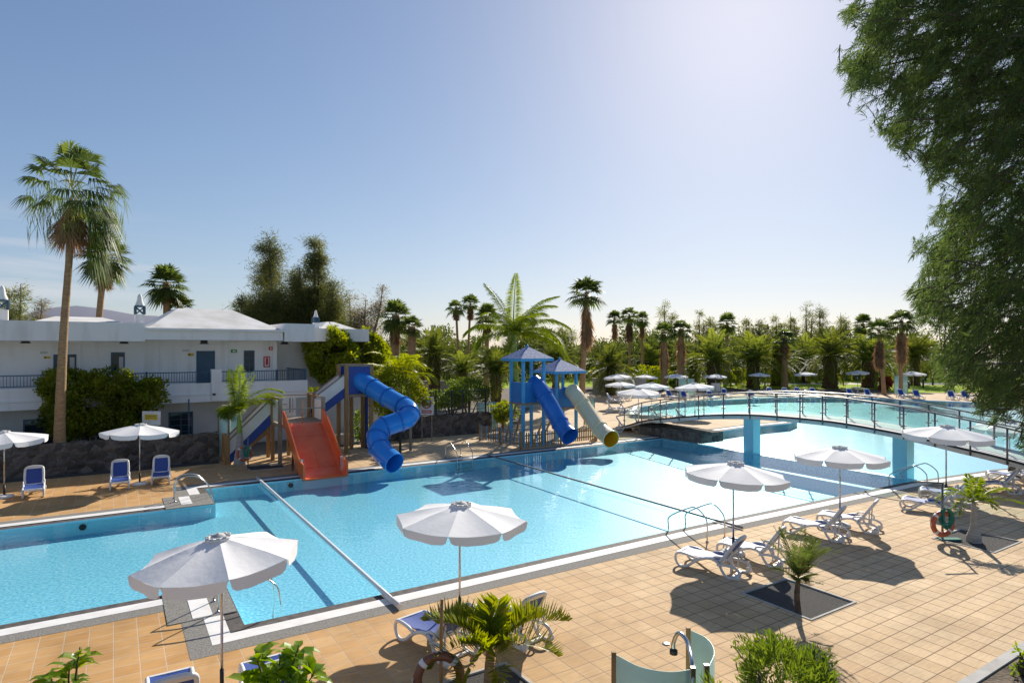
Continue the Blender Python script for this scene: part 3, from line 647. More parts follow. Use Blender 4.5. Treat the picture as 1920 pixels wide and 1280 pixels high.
# ------------------------------------------------------------------ two blue turret slides behind the picket fence
def turret(name,label,u0,v0,su,sv,zp,ze,za,tube,mt,mi,eave):
    r=thing(name,label,'water slide',W(u0+su/2,v0+sv/2)); L=Vector(r.location)
    def tp(mb,nm,m,par=None):
        o=mb.build(nm,m,par or r)
        if par is None: o.location=-L
        return o
    for a in (0,1):
        for b in (0,1): tp(MB().box((u0+a*su-.075,v0+b*sv-.075,0),(u0+a*su+.075,v0+b*sv+.075,ze),T=TW),'post',M['turret_blue'])
    tp(MB().box((u0-.08,v0-.08,zp-.12),(u0+su+.08,v0+sv+.08,zp),T=TW),'platform',M['grey_wood'])
    tp(MB().box((u0-.03,v0+.08,zp+.003),(u0+.03,v0+sv-.08,zp+1.15),T=TW),'guard_panel',M['turret_panel'])
    tp(MB().box((u0+su-.03,v0+.08,zp+.003),(u0+su+.03,v0+sv-.08,zp+1.15),T=TW),'guard_panel',M['turret_panel'])
    tp(MB().box((u0+.08,v0-.03,zp+.003),(u0+su-.08,v0+.03,zp+1.15),T=TW),'guard_panel',M['turret_panel'])
    e=eave; c=(u0+su/2,v0+sv/2); hu=su/2+e; hv=sv/2+e
    mb=MB().add(TW(np.array([(c[0]-hu,c[1]-hv,ze+.12),(c[0]+hu,c[1]-hv,ze+.12),(c[0]+hu,c[1]+hv,ze+.12),(c[0]-hu,c[1]+hv,ze+.12),(c[0],c[1],za)])),[(0,1,4),(1,2,4),(2,3,4),(3,0,4)])
    rf=tp(mb,'roof',M['shingle'])
    o=MB().box((c[0]-hu,c[1]-hv,ze-.03),(c[0]+hu,c[1]+hv,ze+.118),T=TW).build('eave_board',M['turret_blue'],rf)
    o=MB().lathe([(.07,-.03),(.09,.03),(.02,.12),(0,.13)],8,(*W(*c)[:2],za-.02)).build('finial',M['turret_blue'],rf)
    mb=MB(); q=W(u0+su/2,v0+sv,0); q2=W(u0+su/2,v0+sv+1.3,0)
    for s in (-.3,.3):
        mb.bar(q+np.append(U*s,zp),q2+np.append(U*s,0),.06,.12)
    for i in range(7):
        f_=(i+.5)/7; p_=q+(q2-q)*(1-f_); z_=zp*f_; mb.bar(np.append(p_[:2]-U*.3,z_),np.append(p_[:2]+U*.3,z_),.14,.04)
    tp(mb,'ladder',M['grey_wood'])
    tubeslide(tube,.46,mt,'tube',tp,(.32,.64),mi,flare=1.12)
    return r
turret('slide_turret','taller blue turret with shingled roof and straight blue tube slide',19.25,29.0,1.4,1.25,2.45,4.82,5.62,DD([(1000,716,35.6),(1012,728,35.2),(1030,757,34.6),(1048,790,34.1),(1060,808,33.7),(1069,818,33.35)]),M['tube_blue2'],None,.42)
turret('slide_turret','shorter blue turret with shingled roof and cream tube slide',22.6,30.4,1.5,1.35,1.9,4.0,4.85,DD([(1072,732,37.9),(1082,744,37.3),(1100,770,36.6),(1122,801,35.6),(1136,815,35.0),(1146,823,34.5)]),M['tube_cream'],M['tube_yellow'],.45)
# picket fence
def pickets(name,label,path,h,big_):
    r=thing(name,label,'fence',np.array(path[0])); L=Vector(r.location)
    for a,b in zip(path[:-1],path[1:]):
        a=np.array(a,float); b=np.array(b,float); Ln=np.linalg.norm(b-a); k=int(Ln/.135); t=(b-a)/Ln
        for z in (.3,h*.78): o=MB().bar(a+[0,0,z],b+[0,0,z],.03,.07).build('rail',M['wood'],r); o.location=-L
        nrm=np.array([t[1],-t[0],0])*.035; m1=MB(); m2=MB()
        for i in range(k):
            p=a+t*(i+.5)*Ln/k+nrm; hh=h*(1+.03*math.sin(i*1.7)); mb=m2 if i%3==1 and big_ else m1
            w=.04; v=[p-t*w+[0,0,.1],p+t*w+[0,0,.1],p+t*w+[0,0,hh-.05],p+[0,0,hh],p-t*w+[0,0,hh-.05]]; v=v+[q+nrm*.6 for q in v]
            mb.add(v,[(0,1,2,3,4),(9,8,7,6,5)]+[(j,5+j,5+(j+1)%5,(j+1)%5) for j in range(5)])
        for mb,m_ in ((m1,M['wood']),(m2,M['turret_blue'])):
            if mb.n: o=mb.build('pickets',m_,r); o.location=-L
    for p in path: o=MB().box((-.06,-.06,0),(.06,.06,h+.05),T=lambda v,p=p: v+np.array(p)).build('post',M['wood'],r); o.location=-L
    return r
pickets('picket_fence','wooden picket fence before and beside the taller blue turret',[G(900,826),G(938,832),G(976,843),W(21.3,28.25)],.95,True)
pickets('picket_fence','wooden picket fence beneath the cream tube slide',[W(22.0,28.6),W(24.2,28.6),W(25.0,29.6)],.85,False)

# ------------------------------------------------------------------ arched footbridge
br=thing('footbridge','arched pale footbridge with glass railings across the pool','bridge',W(29.4,19,0)); BLc=Vector(br.location)
def bp_(mb,name,m,par=None):
    o=mb.build(name,m,par or br)
    if par is None: o.location=-BLc
    return o
BU0,BU1=28.35,30.45
prof=np.array(spline([(32.0,.05),(30.3,.5),(28.8,.94),(26.7,1.30),(24.1,1.70),(21.4,1.98),(19.6,2.07),(17.6,2.10),(15.9,2.06),(13.4,1.86),(11.5,1.60),(9.7,1.34),(7.4,.85),(4.6,.10)],6))
def pz(v): return float(np.interp(-v,-prof[:,0],prof[:,1]))
v=[];k=len(prof)
for vv,z in prof: 
    th=.26 if 8<vv<28 else .18
    v+=[(BU0,vv,z),(BU1,vv,z),(BU1,vv,z-th),(BU0+.05,vv,z-th),(BU0,vv,z-.16),(BU0-.02,vv,z-.12)]
bp_(MB().add(TW(np.array(v)),[(i*6+j,i*6+(j+1)%6,(i+1)*6+(j+1)%6,(i+1)*6+j) for i in range(k-1) for j in range(6)]),'deck',M['bridge_white'])
v=[]
for vv,z in prof: v+=[(BU0-.05,vv,z+.02),(BU0-.025,vv,z+.02),(BU0-.025,vv,z-.07),(BU0-.05,vv,z-.07)]
bp_(MB().add(TW(np.array(v)),[(i*4+j,i*4+(j+1)%4,(i+1)*4+(j+1)%4,(i+1)*4+j) for i in range(k-1) for j in range(4)]),'edge_beam',M['dark_metal'])
for vv in (21.4,13.75): bp_(MB().box((28.7,vv-.30,FZ),(29.3,vv+.30,pz(vv)-.263),T=TW),'pylon',M['pylon_tile'])
bp_(MB().box((28.45,26.2,0),(30.4,29.4,.62),T=TW).box((28.45,27.6,.621),(30.4,29.4,pz(29.4)-.28),T=TW),'abutment',M['rock'])
bp_(MB().box((28.45,24.4,.02),(30.4,26.19,.60),T=TW),'abutment',M['rock'])
bp_(MB().box((28.45,7.6,0),(30.4,8.6,.75),T=TW),'abutment',M['rock'])
for uu,sd in ((BU0-.06,-1),(BU1+.03,1)):
    vs=[30.6,29.0,27.4,25.9,24.43,22.7,21.0,19.4,18.15,17.0,15.85,14.6,13.4,12.2,10.95,9.75,8.5,7.2]
    for vv in vs:
        z=pz(vv); po=bp_(MB().tube([W(uu,vv,z-.22),W(uu,vv,z+1.14)],.035,8),'railing_post',M['grey_steel'])
        for zz in (.35,.85): MB().bar(W(uu,vv-.11,z+zz),W(uu,vv+.11,z+zz),.05,.05).build('glass_clamp',M['grey_steel'],po)
    for a,b in zip(vs[:-1],vs[1:]):
        p=[W(uu,a-.1,pz(a)+.12),W(uu,b+.1,pz(b)+.12),W(uu,b+.1,pz(b)+1.0),W(uu,a-.1,pz(a)+1.0)]; off=np.append(U*.012,0)
        bp_(MB().add(p+[q+off for q in p],[(0,1,2,3),(7,6,5,4),(0,4,5,1),(1,5,6,2),(2,6,7,3),(3,7,4,0)]),'glass_panel',M['clear_glass'])
    pv=[x for x in prof if 6.6<x[0]<30.8]
    bp_(MB().tube([W(uu,x,z+1.15) for x,z in pv],.035,8),'handrail',M['grey_steel'])
bp_(MB().tube([W(BU1-.06,x,z+.92) for x,z in prof if 6.6<x<30.8],.028,8),'inner_rail',M['grey_steel'])
p=G(1903,893); tag(MB().lathe([(.30,0),(.26,.1),(.22,.7),(.24,1.0)],12,p).build('tree_stump',M['bark']),'dark stump under the near end of the footbridge','stump')

# ------------------------------------------------------------------ parasols
def make_parasol():
    r=thing('parasol',None,'parasol')
    MB().tube([(0,0,.42),(0,0,2.44)],.024,10).build('pole',M['steel'],r)
    MB().tube([(0,0,.05),(0,0,.45)],.036,10).build('pole_sleeve',M['black'],r)
    MB().lathe([(0,0),(.30,0),(.31,.02),(.30,.06),(.22,.09),(.06,.11),(0,.11)],20).build('base',M['white_plastic'],r)
    N=8; RR=1.40; mb=MB(); nr,nc=6,6
    def zr(q): return 2.43-.29*q**1.15
    for k in range(N):
        a0=k*PI/4+PI/8; a1=a0+PI/4; v=[]
        for i in range(nr+1):
            q=.1+.9*i/nr
            for j in range(nc+1):
                s=j/nc; p=np.array([math.cos(a0),math.sin(a0)])*(1-s)+np.array([math.cos(a1),math.sin(a1)])*s
                sag=4*s*(1-s)*q*.045
                v.append((*(p*q*RR*(1-.03*4*s*(1-s)*q)),zr(q)-sag+.004*math.sin(7*s+9*q+k)))
        mb.add(v,np.array([(i*(nc+1)+j,(i+1)*(nc+1)+j,(i+1)*(nc+1)+j+1,i*(nc+1)+j+1) for i in range(nr) for j in range(nc)]),0,True)
    cn=mb.build('canopy',M['canopy'],r)
    mb=MB()
    for k in range(N):
        a0=k*PI/4+PI/8; a1=a0+PI/4; v=[]; ss=[.015,.05,.12,.35,.65,.88,.95,.985]; hh=[.02,.13,.165,.175,.175,.165,.13,.02]
        for s,h in zip(ss,hh):
            p=(np.array([math.cos(a0),math.sin(a0)])*(1-s)+np.array([math.cos(a1),math.sin(a1)])*s)*RR*(1-.03*4*s*(1-s))
            z=zr(1)-4*s*(1-s)*.045; w=1+.02*math.sin(9*s+k*2)
            v+=[(*p,z),(*(p*1.004*w),z-h)]
        mb.add(v,np.array([(2*i,2*i+1,2*i+3,2*i+2) for i in range(7)]),0,True)
    mb.build('valance',M['canopy'],r)
    mb=MB()
    for k in range(N):
        a=k*PI/4+PI/8; mb.bar((.03*math.cos(a),.03*math.sin(a),2.40),(RR*.985*math.cos(a),RR*.985*math.sin(a),zr(1)-.02),.014,.02)
        mb.bar((.03*math.cos(a),.03*math.sin(a),1.98),(.62*RR*math.cos(a),.62*RR*math.sin(a),zr(.62)-.035),.012,.016)
    mb.build('ribs',M['steel'],r)
    mb=MB().lathe([(.15,2.395),(.22,2.405),(.215,2.435),(.155,2.445),(.15,2.42)],20,m=0)
    for k in range(10):
        a=k*PI/5; mb.box((-.03,-.03,2.43),(.03,.03,2.452),m=1,T=lambda v,a=a: v+np.array([.185*math.cos(a),.185*math.sin(a),0]))
    mb.lathe([(.13,2.435),(.1,2.465),(.03,2.475),(.0,2.495)],14,m=1)
    mb.build('vent_ring',[M['canopy'],M['vent_ring']],r)
    return r
PAR=make_parasol(); first=[True]
def parasol(p,label,rz=0.0,tx=0.0,ty=0.0,s=1.0,group='white parasols around the pools'):
    o=PAR if first[0] else copy_tree(PAR); first[0]=False
    o.location=tuple(p); o.rotation_euler=(0,0,rz); o.scale=(s,s,s); tag(o,label,'parasol',group)
    tx+=rng.normal(0,.022); ty+=rng.normal(0,.022)
    if True:
        rot=Matrix.Translation((0,0,1.2)) @ (Matrix.Rotation(tx,4,'X') @ Matrix.Rotation(ty,4,'Y')) @ Matrix.Translation((0,0,-1.2))
        for ch in o.children:
            if ch.name.split('.')[0] in ('canopy','valance','ribs','vent_ring'): ch.matrix_local=rot
    return o
def ub(px,yt): return G(px,HY+(yt-HY)/.557)
parasol(G(416,1310),'nearest white parasol with a tilted canopy, at the lower left',.15,.0,-.06,.86).scale[2]=1.05
parasol(G(862,1159),'white parasol behind the low spreading palm at the front pool edge',.30,0,.03,.96)
parasol(G(1375,1037),'white parasol behind the first pair of white loungers beside the ladder',.55,0,.03)
parasol(G(1575,985),'white parasol between the second pair of loungers behind the young palm',.4)
parasol(G(1774,931),'white parasol in front of the bridge beside the lifebuoy stand',.2,0,.0,1.08)
parasol(G(1893,897),'white parasol at the right edge half hidden by conifer twigs',.7)
parasol(G(262,908),'white parasol between two blue loungers on the left deck',.1,0,-.02)
parasol(G(8,932),'white parasol at the left edge beside the leftmost lounger',.5)
for px,yt,s,lb in ((1163,715,1.0,'white far parasol with two thin posts before the grey low wall'),(1159,706,1.12,'white far parasol just behind the one before the grey wall'),
    (1211,702,1.0,'white far parasol left of the thatched twin palm trunks'),(1222,720,1.05,'broad white parasol on the far deck between wall and thatched trunks'),
    (1268,701,1.0,'white far parasol standing in front of the thatched palm trunk'),(1303,724.5,1.12,'broad white parasol on the far deck below the mint glass screen'),
    (1197,735,1.12,'white parasol on the deck nearest the left end of the footbridge'),(1342,699.5,.95,'white far parasol above a small white cabinet near a dark bush'),
    (1424,697,.95,'white far parasol before the palm left of the slim orange trunk'),(1511,697,1.0,'white far parasol between the slim orange trunk and a thick date palm'),
    (1608,696,1.05,'white far parasol above the round white table by two date palms'),(1712,698,1.05,'white far parasol beside the glass screen at the lawn edge'),
    (1790,700,1.05,'white far parasol on the lawn peeping from behind the conifer')):
    q=ub(px,yt); parasol(q,lb,px*.7,0,0,s)

# ------------------------------------------------------------------ sun loungers
def make_lounger():
    r=thing('sun_lounger',None,'sun lounger')
    side=spline([(.62,.27),(.40,.33),(.14,.345),(.02,.29),(.0,.16),(.07,.04),(.20,.018),(.34,.07),(.52,.21),(.74,.33),(.95,.37),(1.12,.30),(1.22,.14),(1.32,.03),(1.48,.018),(1.62,.05),(1.66,.17),(1.55,.27),(1.30,.29),(1.10,.26)],5)
    for y in (-.31,.31):
        f=MB().tube([(x,y,z) for x,z in side],.033,8).build('side_frame',M['white_plastic'],r)
        arm=spline([(.98,.36),(1.05,.44),(1.25,.46),(1.42,.43),(1.46,.34),(1.38,.28)],4)
        MB().tube([(x,y*1.04,z) for x,z in arm],.022,8).build('armrest',M['white_plastic'],f)
    for x,z in ((.05,.33),(1.14,.29),(1.45,.03),(.6,.26)): MB().bar((x,-.3,z),(x,.3,z),.05,.04).build('cross_bar',M['white_plastic'],r)
    mb=MB(); nx=10; ny=6
    def seat(zoff): return [(.06+1.08*i/nx,-.285+.57*j/ny,.352+zoff-.02*math.sin(PI*j/ny)-.012*math.sin(PI*i/nx)) for i in range(nx+1) for j in range(ny+1)]
    q=np.array([(i*(ny+1)+j,(i+1)*(ny+1)+j,(i+1)*(ny+1)+j+1,i*(ny+1)+j+1) for i in range(nx) for j in range(ny)])
    mb.add(seat(0),q,0,True); mb.add(seat(-.012),q[:,::-1],0,True); mb.build('seat_sling',M['blue_sling'],r)
    b=bpy.data.objects.new('backrest',None); C.objects.link(b); b.parent=r; b.location=(1.15,0,.33); b.rotation_euler=(0,-R(52),0); b.empty_display_size=.1
    fr=spline([(0,-.26,0),(.25,-.285,.0),(.55,-.28,.02),(.70,-.25,.03),(.75,-.12,.035),(.755,.12,.035),(.70,.25,.03),(.55,.28,.02),(.25,.285,0),(0,.26,0)],4)
    MB().tube(fr,[.042]*len(fr),8).box((.66,-.24,.005),(.75,.24,.045)).bar((.0,-.27,0),(.0,.27,0),.05,.05).build('backrest_frame',M['white_plastic'],b)
    def bs_(zo): return [(.03+.65*i/nx,-.262+.524*j/ny,.008+zo-.022*math.sin(PI*i/nx)*1) for i in range(nx+1) for j in range(ny+1)]
    MB().add(bs_(.018),q,0,True).add(bs_(.006),q[:,::-1],0,True).build('backrest_sling',M['blue_sling'],b)
    for y in (-.22,.22): MB().bar((.42,y,-.02),(-.02,y,-.33),.03,.03).build('support_strut',M['white_plastic'],b)
    for s in (-1,1): MB().lathe([(.0,-.02),(.07,-.02),(.08,0),(.07,.02),(0,.02)],14).build('wheel',M['white_plastic'],r)
    w=[c for c in r.children if c.name.startswith('wheel')]
    for c,s in zip(w,(-1,1)): c.location=(1.62,s*.35,.082); c.rotation_euler=(PI/2,0,0)
    return r
LNG=make_lounger(); lf=[True]
def lounger(p,ang,label,corner=None,s=1.0,group='blue and white sun loungers'):
    o=LNG if lf[0] else copy_tree(LNG); lf[0]=False
    p=np.array(p,float)
    if corner is not None:
        c,s_=math.cos(ang),math.sin(ang); p=p-np.array([c*corner[0]-s_*corner[1],s_*corner[0]+c*corner[1],0])*s
    o.location=tuple(p); o.rotation_euler=(0,0,ang); o.scale=(s,s,s); tag(o,label,'sun lounger',group); return o
AN=R(-42); cr=(.08,-.31)
for px,py,da,lb in ((1272,1060,0,'white lounger with raised navy back, nearest the ladder on the right deck'),(1350,1042,2,'white lounger with raised navy back, just left of the young palm crown'),
    (1473,998,0,'white lounger with raised navy back directly behind the young palm'),(1537,985,3,'white lounger with raised navy back right of the second parasol pole'),
    (1693,955,4,'white lounger behind the red lifebuoy on the right'),(1728,936,8,'white lounger beneath the parasol in front of the bridge'),
    (1818,918,6,'white lounger behind the small bottle palm on the right'),(1856,902,9,'white lounger nearest the end of the footbridge at the right edge'),
    (746,1196,-4,'blue lounger with raised back beside the lifebuoy on the wooden stake'),(886,1170,-6,'blue lounger half hidden behind the low spreading palm'),
    (452,1284,-16,'blue lounger half hidden by the leafy shrub at the bottom'),(276,1312,-17,'blue lounger cut by the bottom edge beside the nearest parasol')):
    lounger(G(px,py),AN+R(da),lb,cr)
for px,py,a,lb in ((62,934,126,'leftmost blue lounger facing the pool on the left deck'),(224,919,121,'blue lounger left of the parasol pole on the left deck'),(301,909,118,'blue lounger right of the parasol pole on the left deck')):
    lounger(G(px,py),R(a),lb,(.05,0))
for px,py,a,lb in ((1141,744,160,'far blue lounger at the left before the grey low wall'),(1158,740,150,'far blue lounger under the parasol with two thin posts'),(1141,760,178,'blue lounger on the far deck level with the mint screen by the cream tube'),
    (1166,763,176,'blue lounger on the far deck right of the mint screen by the cream tube'),(1160,792,176,'blue lounger right of the cream tube mouth, left one of its pair'),(1192,790,172,'blue lounger right of the cream tube mouth, beside the dark bridge abutment'),
    (1217,736,100,'far blue lounger below the broad parasol left of the thatched trunks'),(1253,737,110,'far blue lounger right in front of the thatched trunks'),(1281,738.5,95,'far blue lounger left of the mint glass screen across the lagoon'),
    (1330,738.5,95,'far blue lounger below the white cabinet across the lagoon'),(1357,734,95,'far blue lounger right of the white cabinet across the lagoon'),(1408,738,93,'far blue lounger left of the slim parasol across the lagoon'),
    (1442,732,92,'far lounger just right of the slim parasol, left of the orange trunk'),(1471,732.5,92,'far lounger in front of the slim orange trunk across the lagoon'),(1494,731.5,92,'far lounger second right of the orange trunk across the lagoon'),
    (1523,732.5,90,'far lounger left of the thick date palm across the lagoon'),(1592,734,90,'far lounger left of the round white table across the lagoon'),(1625,734.5,90,'far lounger right of the round white table across the lagoon'),
    (1688,735,82,'far blue lounger in front of the glass screen at the lawn'),(1717,736.5,80,'far blue lounger right of the glass screen at the lawn'),(1782,738,75,'far blue lounger before the lawn, left of a matching one by the conifer'),
    (1808,738.5,72,'far blue lounger partly behind the conifer at the lawn'),(1224,771,178,'lounger on the far deck seen through the bridge glass'),(1270,774,176,'lounger seen through the bridge glass at the lagoon edge')):
    d=FP*(EYE-.6)/(py-HY); x=(px-960)/FP*d; lounger((x-math.cos(R(a))*1.45,d-math.sin(R(a))*1.45,0),R(a),lb)

# ------------------------------------------------------------------ pool hardware
def rails(name,label,paths,cat='pool ladder',m='steel',r=.021,steps=None):
    t=thing(name,label,cat,paths[0][0]); L=Vector(t.location)
    for p in paths:
        o=MB().tube(spline(p,5),r,8).build('handrail',M[m],t); o.location=-L
        for e in (p[0],):
            o=MB().lathe([(0,0),(.05,0),(.05,.012),(.022,.03)],10,(e[0],e[1],.016)).build('foot_plate',M[m],t); o.location=-L
    if steps:
        for s in steps: o=s.build('step',M['steel'],t); o.location=-L
    return t
def ladder(label,u0,u1,vd,vp,sg,h=.88):
    ps=[[W(u,vd,.0),W(u,vd,.45),W(u,vd+sg*.06,h-.2),W(u,vd+sg*.35,h),W(u,vd+sg*.62,h-.03),W(u,vp-sg*.06,.42),W(u,vp,.1),W(u,vp,FZ+.05)] for u in (u0,u1)]
    st=[MB().bar(W(u0,vp,z),W(u1,vp,z),.08,.03) for z in (-.15,-.38)]
    return rails('pool_ladder',label,ps,steps=st)
ladder('chrome pool ladder at the near pool edge left of the parasol pole',14.2,14.95,11.95,13.42,1)
ladder('chrome pool ladder near the bridge pylon on the right',26.5,27.4,11.7,13.1,1)
ladder('chrome pool ladder on the far edge between tube slide and turret',14.1,14.95,28.3,27.05,-1,.8)
rails('step_handrail','chrome step handrails at the near pool corner beneath the nearest parasol',[[W(1.83,v,0),W(1.83,v,.8),W(1.95,v-.05,.88),W(2.4,v-.25,.80),W(2.85,v-.5,.55),W(2.95,v-.55,.2),W(2.95,v-.55,FZ+.1)] for v in (14.9,14.25)],'handrail')
rails('step_handrail','chrome step handrails at the far left pool corner',[[W(1.85,v,0),W(1.87,v,.6),W(2.1,v+.03,.85),W(2.6,v+.08,.8),W(3.0,v+.1,.35),W(3.12,v+.1,-.2)] for v in (25.35,25.85)],'handrail')
tag(MB().tube([W(5.07,v,.075) for v in np.linspace(12.35,27.9,12)],.055,10).build('pool_pole',M['white_plastic']),'long white pole lying across the pool from edge to edge','pole')
tag(MB().tube([W(16.1,v,.06) for v in np.linspace(12.2,27.7,12)],.034,10).build('pool_pole',M['grey_steel']),'long thin grey pole lying across the pool by the ladder','pole')
for px,py,lb in ((155,987,'dark oval inlet on the far pool wall at left'),(545,911,'dark oval inlet on the far pool wall left of the orange slide')):
    v_=24.34 if px<300 else 27.09; x=(px-960)/FP; d=v_/(x*V[0]+V[1]); p=np.array([x*d,d,-.24]); q=np.append(V,0)
    tag(MB().tube([p-q*.03,p+q*.004],.10,14).build('pool_inlet',M['black']),lb,'pool inlet')
def buoy(name,label,p,r,rt,m,ang,tilt=0.0):
    t=thing(name,label,'lifebuoy',p,ang)
    an=np.linspace(0,2*PI,33)[:-1]
    o=MB().tube([(r*math.cos(a),0,r*math.sin(a)) for a in an],rt,12,closed=True).build('ring',M[m],t); o.rotation_euler=(tilt,0,0)
    for a in (PI/4,3*PI/4,5*PI/4,7*PI/4):
        o2=MB().tube([(r*math.cos(a+e),0,r*math.sin(a+e)) for e in (-.11,-.04,.04,.11)],rt+.006,12).build('white_band',M['white_plastic'],o)
    pr_=[((r+rt*1.15-(0.05 if k%2 else 0))*math.cos(a),-.02,(r+rt*1.15-(0.05 if k%2 else 0))*math.sin(a)) for k,a in enumerate(np.linspace(0,2*PI,9)[:-1])]
    MB().tube(pr_,.009,6,closed=True,smooth=False).build('grab_rope',M['white_plastic'],o)
    return t
def ropecoil(p,h,w):
    mb=MB()
    for i in range(9):
        a=rng.uniform(0,6); ww=w*rng.uniform(.6,1.1); hh=h*rng.uniform(.7,1.1)
        mb.tube([np.array(p)+np.array([ww*math.sin(t)*math.cos(a*.2)+rng.normal(0,.01),-.09+.03*math.cos(a+t),-hh/2+hh/2*math.cos(t)]) for t in np.linspace(0,2*PI,13)[:-1]],.022,6,closed=True)
    return mb.build('rope_coil',M['green_rope'])
# near left stake
p=G(827,1318); p[2]=0
tag(MB().tube([p,p+[.0,0,1.0],p+[.015,0,1.62]],.026,8).build('wooden_stake',M['wood']),'thin wooden stake carrying a brown lifebuoy at the bottom','stake')
buoy('lifebuoy','brown lifebuoy leaning on the wooden stake beside the low palm',p+[-.02,-.09,.44],.33,.072,'brown_ring',R(10),R(-6))
p=G(1767,1012)
r=thing('lifebuoy_stand','slim grey stand with a crossbar carrying a red lifebuoy','stand',p)
MB().tube([(0,0,0),(0,0,1.66)],.03,8).build('pole',M['grey_steel'],r); MB().tube([(-.78,0,1.68),(.03,0,1.63)],.026,8).build('crossbar',M['grey_steel'],r); MB().box((-.08,-.1,0),(.5,.1,.05)).build('foot',M['green_rope'],r)
buoy('lifebuoy','red lifebuoy with white bands on the slim stand at right',p+[-.06,-.1,.5],.31,.07,'red_ring',R(8))
tag(ropecoil(p+[0,-.08,.95],.55,.2),'green rope coil hung above the red lifebuoy at right','rope')
p=G(465,879); r=thing('lifebuoy_stand','thin grey lifebuoy post beside the bottle palm at the slide stairs','stand',p); MB().tube([(0,0,0),(0,0,1.5)],.028,8).build('pole',M['grey_steel'],r)
buoy('lifebuoy','reddish lifebuoy hung beside the bottle palm trunk at the slide stairs',p+[-.12,-.09,.72],.30,.065,'red_ring',R(30))
tag(ropecoil(p+[0,-.1,1.1],.5,.14),'green rope coil on the post beside the bottle palm','rope')
p=D(1099,790,43); p[2]=0; r=thing('lifebuoy_stand','thin post with lifebuoy before the mint screen by the cream tube','stand',p); MB().tube([(0,0,0),(0,0,1.7)],.03,8).build('pole',M['dark_metal'],r)
buoy('lifebuoy','dark lifebuoy on the thin post before the mint screen',p+[-.1,-.1,1.25],.30,.065,'green_rope',R(60))

# frosted wind screens with showers
def screen(label,p,w,h,curv,rz,posts=True):
    t=thing('shower_screen',label,'glass screen',p,rz)
    for k,(a,b) in enumerate(((-w,-.12),(.08,w*.75))):
        n=8; v=[]
        for i in range(n+1):
            x=a+(b-a)*i/n; y=-curv*math.sin(PI*i/n)*(1 if k==0 else -1)
            v+=[(x,y,.08),(x,y,h)]
        v2=[(x,y+.014,z) for x,y,z in v]; m=len(v)
        f=[(2*i,2*i+2,2*i+3,2*i+1) for i in range(n)]+[(m+2*i+1,m+2*i+3,m+2*i+2,m+2*i) for i in range(n)]+[(2*i+1,2*i+3,m+2*i+3,m+2*i+1) for i in range(n)]
        MB().add(v+v2,f,0,True).build('glass_panel',M['frost_glass'],t)
    for x in (-w-.03,-.04,.04 if not posts else w*.75+.04): MB().box((x-.025,-.03,0),(x+.025,.03,h+.03)).build('post',M['grey_steel'] if x>-.1 else M['wood'],t)
    MB().tube(spline([(0,.05,0),(0,.05,h*.9),(0,.15,h*1.08),(0,.4,h*1.1),(0,.5,h*.98)],4),.025,8).build('shower_pipe',M['steel'],t)
    return t
for px,py,d,w,h,rz,lb in ((916,792,42.5,.75,1.85,0,'pair of mint glass screens at the corner of the picket fence'),(1106,780,44.5,.4,1.95,10,'mint glass screen behind the cream tube slide'),
    (430,830,31.5,.75,2.1,-25,'mint glass screen at the foot of the wooden slide stairs'),(1289,735,72,1.0,2.0,0,'mint glass screen across the lagoon between parasols'),(1691,737,74,.9,2.25,0,'mint glass screen with a white frame at the lawn edge')):
    q=D(px,py,d); q[2]=0; screen(lb,q,w,h,.12,R(rz))
# the near one: two curved panes around a shower
t=thing('shower_screen','curved frosted glass shower screen with chrome shower pipe at the bottom','glass screen',(1.95,7.2,0)); L0=np.array([1.95,7.2,0])
def pane(pts,h):
    S=spline([(a,b,0) for a,b in pts],6)-L0*np.array([1,1,0]); k=len(S); T=np.gradient(S,axis=0); T/=np.linalg.norm(T,axis=1)[:,None]; Nn=np.stack([-T[:,1],T[:,0],0*T[:,0]],1)*.012
    v=np.vstack([S+[0,0,.08],S+[0,0,h],S+Nn+[0,0,.08],S+Nn+[0,0,h]]); f=[]
    for i in range(k-1): f+=[(i,i+1,k+i+1,k+i),(3*k+i,3*k+i+1,2*k+i+1,2*k+i),(k+i,k+i+1,3*k+i+1,3*k+i)]
    MB().add(v,f,0,True).build('glass_panel',M['frost_glass'],t)
pane([(1.22,7.34),(1.45,7.06),(1.75,6.95),(2.0,7.0)],1.9)
pane([(2.28,7.98),(2.42,7.75),(2.40,7.42),(2.24,7.10)],1.9)
for (x,y),m in (((1.20,7.36),'wood'),((2.03,7.0),'grey_steel'),((2.26,8.0),'wood'),((2.20,7.06),'grey_steel')): MB().box((x-L0[0]-.025,y-L0[1]-.025,0),(x-L0[0]+.025,y-L0[1]+.025,1.93)).build('post',M[m],t)
hp=D(1273,1186,7.6)-L0; he=D(1263,1222,7.75)-L0; bpz=D(1300,1290,6.95)-L0
MB().tube(spline([(bpz[0],bpz[1],0),(bpz[0],bpz[1],bpz[2]),hp+[.06,-.2,-.06],hp,he+[0,0,.12],he],5),.026,10).build('shower_pipe',M['steel'],t)
MB().lathe([(0,-.02),(.05,-.02),(.05,.03),(.02,.05)],12,he).build('shower_head',M['black'],t)
p=G(1249,1206); tag(MB().lathe([(0,0),(.07,0),(.07,.012),(.05,.016),(0,.017)],14,p).build('floor_drain',M['steel']),'small round chrome floor drain beside the glass shower','drain')

